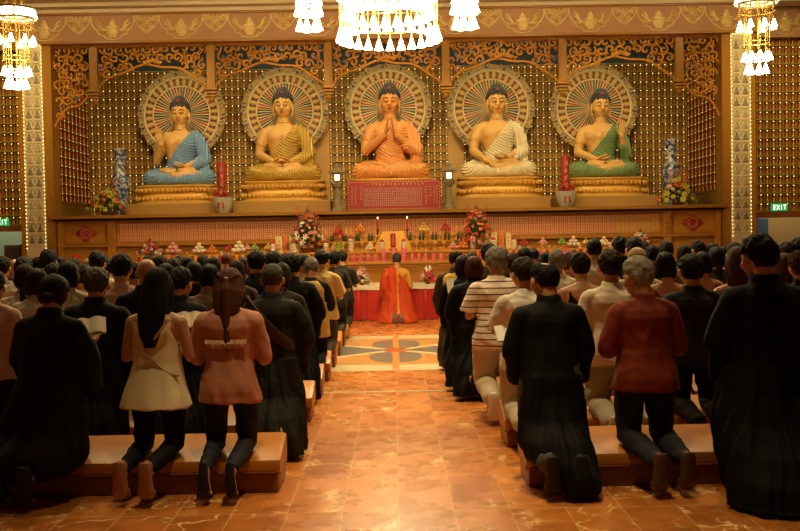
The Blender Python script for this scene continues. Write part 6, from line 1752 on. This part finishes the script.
# ---- third row, right
P(496, 246, rowY(2), 'short', 'grey', [('tee', ((.84, .68, .56), 'stripe')), ('widetrousers', (.52, .42, .28)), ('shoes', (.72, .64, .5))], 'person with grey hair in a striped short-sleeved shirt and cream trousers', seed=2, wide=1.08)
P(580, 252, rowY(2), 'short', 'black', [('tank', BL), ('trousers', TRS)], 'person with thick black hair in a black top between balding and cream-shirted people', seed=0)
P(665, 251, rowY(2), 'bob', 'black', [('tank', ((.10, .07, .05), 'pattern')), ('trousers', TRS)], 'person with a black bob and bare upper back in a dark patterned dress', seed=0)
P(637, 247, rowY(2) + .5, 'cap', 'blond', [('shirt', CRE), ('trousers', TRS)], 'person in a beige knitted cap behind the silver hair', cap=pm('beige_knit', (.62, .46, .24), .8, 0, .1, 60), seed=0)
P(784, 257, rowY(2), 'long', 'brown', [('tee', GRY), ('trousers', TRS)], 'person with long brown hair at the right edge behind the tall robe', seed=0)
P(799, 257, rowY(2) - .2, 'curly', 'brown', [('tee', BRN), ('trousers', TRS)], 'person with curly brown hair cut off by the right edge', seed=1)
# ---- fourth row, right
P(474, 262, rowY(3), 'bob', 'redbrown', [('widerobe', BL)], 'person with dark reddish bobbed hair in a black robe by the aisle, right', pose='level', seed=0, wide=1.05)
P(463, 258, rowY(3) + .55, 'bob', 'black', [('robe', BL)], 'person with black bobbed hair in a black robe left of the reddish bob', seed=1)
P(557, 249, rowY(3), 'short', 'grey', [('tee', CRE), ('trousers', TRS)], 'person with grey hair behind the balding black-robed person', seed=2)
P(702, 251, rowY(3), 'bob', 'black', [('tank', BL), ('trousers', TRS)], 'person with dark hair and bare shoulders behind the charcoal shirt', seed=1)
P(569, 252, rowY(3) + .4, 'short', 'brown', [('shirt', GRY), ('trousers', TRS)], 'person with brown hair half hidden behind thick black hair', seed=0)
P(716, 246, rowY(3) + .3, 'lowtail', 'black', [('shirt', BRN), ('trousers', TRS)], 'person with a low dark ponytail left of the long brown hair', seed=1)
# ---- fifth row and beyond, right
P(455, 249, rowY(4) + .9, 'balding', 'darkbrown', [('robe', (.045, .028, .016)), ('vest', (.72, .50, .08))], 'balding person in a brown robe with a yellow back panel by the aisle, right', pose='turned', seed=0)
P(594, 238, rowY(4), 'crew', 'black', [('tee', CRE), ('trousers', TRS)], 'person with cropped black hair in a cream shirt before the yellow fruit', seed=1)
P(489, 243, rowY(4), 'short', 'black', [('tee', BRN), ('trousers', TRS)], 'person with black hair just behind the striped shirt', seed=0)
P(512, 254, rowY(4), 'short', 'darkbrown', [('shirt', MAU), ('trousers', TRS)], 'person with brown hair between striped and white shirts', seed=2)
P(620, 236, rowY(5), 'short', 'black', [('robe', BL)], 'person with black hair high against the white buns, right', seed=0)
P(634, 237, rowY(4) + .3, 'short', 'black', [('shirt', DBR), ('trousers', TRS)], 'person with black hair directly behind the beige knitted cap', seed=1)
P(734, 242, rowY(4), 'short', 'darkbrown', [('shirt', (.50, .04, .02)), ('trousers', TRS)], 'person in a bright red shirt before the right painted column', pose='turned', seed=1)
P(723, 246, rowY(5), 'short', 'black', [('shirt', (.05, .08, .2)), ('trousers', TRS)], 'person in a blue shirt before the right bank of red flowers', seed=2)
far_right = [(470, 252, 5, 'short', 'black', BL, 'in black between the yellow-backed robe and striped shirt'), (524, 247, 5, 'short', 'black', DBR, 'with black hair, left of the pair beneath the right table'), (533, 248, 6, 'short', 'black', GRY, 'with black hair, right of the pair beneath the right table'),
             (545, 256, 5, 'bob', 'black', BRN, 'with black bob behind the grey hair'), (572, 250, 5, 'short', 'brown', (.6, .14, .03), 'in an orange shirt behind the cream-shirted people'), (606, 250, 6, 'bob', 'black', GRY, 'with black bob left of the high black-haired person'),
             (652, 245, 5, 'short', 'black', BL, 'with black hair just right of the beige knitted cap'), (666, 240, 6, 'fringe', 'black', BRN, 'with full black hair above the patterned dress'), (684, 244, 5, 'bob', 'black', GRY, 'with black bob above the charcoal shirt'),
             (699, 240, 6, 'short', 'black', CRE, 'with round black hair below the right red emblem'), (713, 242, 6, 'fringe', 'black', BRN, 'with full black hair beside the right red emblem'), (755, 246, 6, 'short', 'black', GRY, 'in grey behind the tall robe'),
             (786, 242, 4, 'short', 'darkbrown', WHT, 'with brown hair and white shirt near the right doorway'), (798, 238, 4, 'short', 'black', CRE, 'with black hair at the far right edge under the exit sign'), (502, 250, 7, 'short', 'black', BL, 'in black beneath the cream boxes on the right'),
             (644, 241, 7, 'short', 'black', GRY, 'in grey beneath the right end flowers'), (658, 246, 7, 'bob', 'darkbrown', CRE, 'in cream beneath the right end of the name slips'), (690, 247, 7, 'short', 'black', BL, 'in black beneath the right end panel'),
             (745, 243, 7, 'short', 'black', DBR, 'in brown beneath the right painted column'), (770, 243, 7, 'bob', 'darkbrown', GRY, 'in grey in front of the right doorway')]
for px, yt, r, h, hc, col, lab in far_right:
    part = 'robe' if col in (BL, DBR) else ('shirt' if (px % 2) else 'tee')
    P(px, yt, rowY(r), h, hc, [(part, col)] + ([('trousers', (.03, .02, .012))] if part != 'robe' else []), 'person ' + lab, pose=('level', 'bowed', 'turned', 'left')[px % 4], seed=px % 3)

# ---- the monk, on the floor before the altar
sk_monk = [(0.74, 0, -0.035, 0.235, 0.195), (0.58, -0.01, -0.05, 0.27, 0.23), (0.42, -0.01, -0.10, 0.31, 0.27), (0.30, 0, -0.16, 0.35, 0.31), (0.24, 0, -0.18, 0.37, 0.32), (0.218, 0, -0.18, 0.37, 0.32)]
def monk_robe():
    b = MB()
    b.loft([(0.70, 0, -0.035, 0.235, 0.195), (0.82, 0, -0.025, 0.22, 0.17), (0.98, 0, -0.01, 0.21, 0.155), (1.08, 0, -0.016, 0.20, 0.145), (1.14, 0, -0.02, 0.165, 0.116), (1.19, 0, -0.02, 0.10, 0.085)], 32, 2.3)
    b.loft(sk_monk[::-1], 40, 2.4)
    s = -1
    b.tube([(s * 0.06, -0.02, 1.165), (s * SH[0], SH[1], SH[2])], [0.066, 0.076], 14, rnd=True)
    A = [Vector(p) for p in arm_pts('pray', s)]
    b.tube([A[0], A[0].lerp(A[1], .5), A[1], Vector((-.24, .06, .70))], [.085, .095, .10, .09], 16, rnd=True)
    me = fuse(b, .012, 2, 'outer_robe'); co, no = get_cn(me)
    x, y, z = co[:, 0], co[:, 1], co[:, 2]
    out = sstep(-.012, .012, z - (1.13 - .85 * np.clip(x - .03, 0, 1) * 1.4)) * (x > 0.0)
    q = np.stack([x + z * .25, y, z], 1); n1 = vnoise(q, (13, 13, 2.4), 3); n2 = vnoise(q, (26, 20, 5), 7)
    co = co + no * (n1 * .030 + n2 * .012 - .05 * out)[:, None]; co[:, 2] = np.maximum(co[:, 2], .217); set_co(me, co); return me
monk_rm = monk_robe()
mk = P(396.5, 254, 17.95, 'crew', 'saltpepper', [(shirt_mesh('long', 'pray', .62, .014, .01, True, True, 12), (.62, .30, .05)), (monk_rm, (.58, .060, .006))], 'monk with a shaved grey head in a draped orange robe kneeling before the red-skirted table', bench=False, smin=.98, smax=1.02, group=None)
mk.location.z = -0.215 * mk.scale.z
# soles and cord
def monk_parts():
    for s in (-1, 1):
        b = MB(); b.tube([(s * .055, -.50, .40), (s * .06, -.53, .33), (s * .06, -.52, .255), (s * .055, -.48, .235)], [(.034, .016), (.042, .018), (.048, .018), (.04, .016)], 14, rnd=True)
        me = fuse(b, .008, 1, 'sandal'); me.materials[0] = pm('grey_sole', (.16, .12, .08), .8); link('sandal', me, mk)
    b = MB(); b.tube([(.01, -.165, 1.12), (.012, -.205, .98), (.012, -.222, .80), (.015, -.29, .62), (.018, -.40, .45), (.018, -.49, .38)], [.012, .013, .012, .013, .016, .022], 10, rnd=True)
    for z, yy in ((1.10, -.17), (.98, -.21), (.84, -.225), (.70, -.25)): b.ell((.012, yy, z), (.024, .016, .03), seg=10)
    b.build('golden_cord', M['yellow'], mk)
monk_parts()

# ---- things held
def booklet(px, py, Y, size, rot, label, open_=True):
    w = at(px, py, Y); t = thing('open_booklet', label, 'booklet', w); t.rotation_euler = rot
    for s in (-1, 1):
        b = MB(); rs = []
        for k in range(9):
            u = k / 8; x = s * size * u; z = .018 * math.sin(PI * min(1, u * 1.1)) + .004
            rs.append([Vector((x, -size * .7, z)), Vector((x, size * .7, z)), Vector((x, size * .7, z - .006)), Vector((x, -size * .7, z - .006))])
        b.rings(rs); b.build('page', M['paper'], t, smooth=False)
    b = MB(); b.box((0, 0, -.004), (size * 2.04, size * 1.44, .004)); b.build('cover', M['paper'], t, smooth=False)
booklet(89, 327, rowY(0) + .18, .10, (R(38), R(-6), R(12)), 'open white booklet held by the person in the dark brown robe')
booklet(190, 320, rowY(0) + .13, .075, (R(52), R(0), R(14)), 'white papers between the cream sleeveless top and the pinkish brown blouse')
booklet(507, 336, rowY(0) + .30, .085, (R(50), R(14), R(28)), 'white sheet held beside the balding black-robed person')
booklet(458, 286, rowY(3) + .50, .11, (R(60), R(0), R(10)), 'white sheet held in front of the reddish bob')
booklet(290, 303, rowY(2) - .25, .03, (R(60), R(0), R(10)), 'small white slip beside the brown-sashed robe')
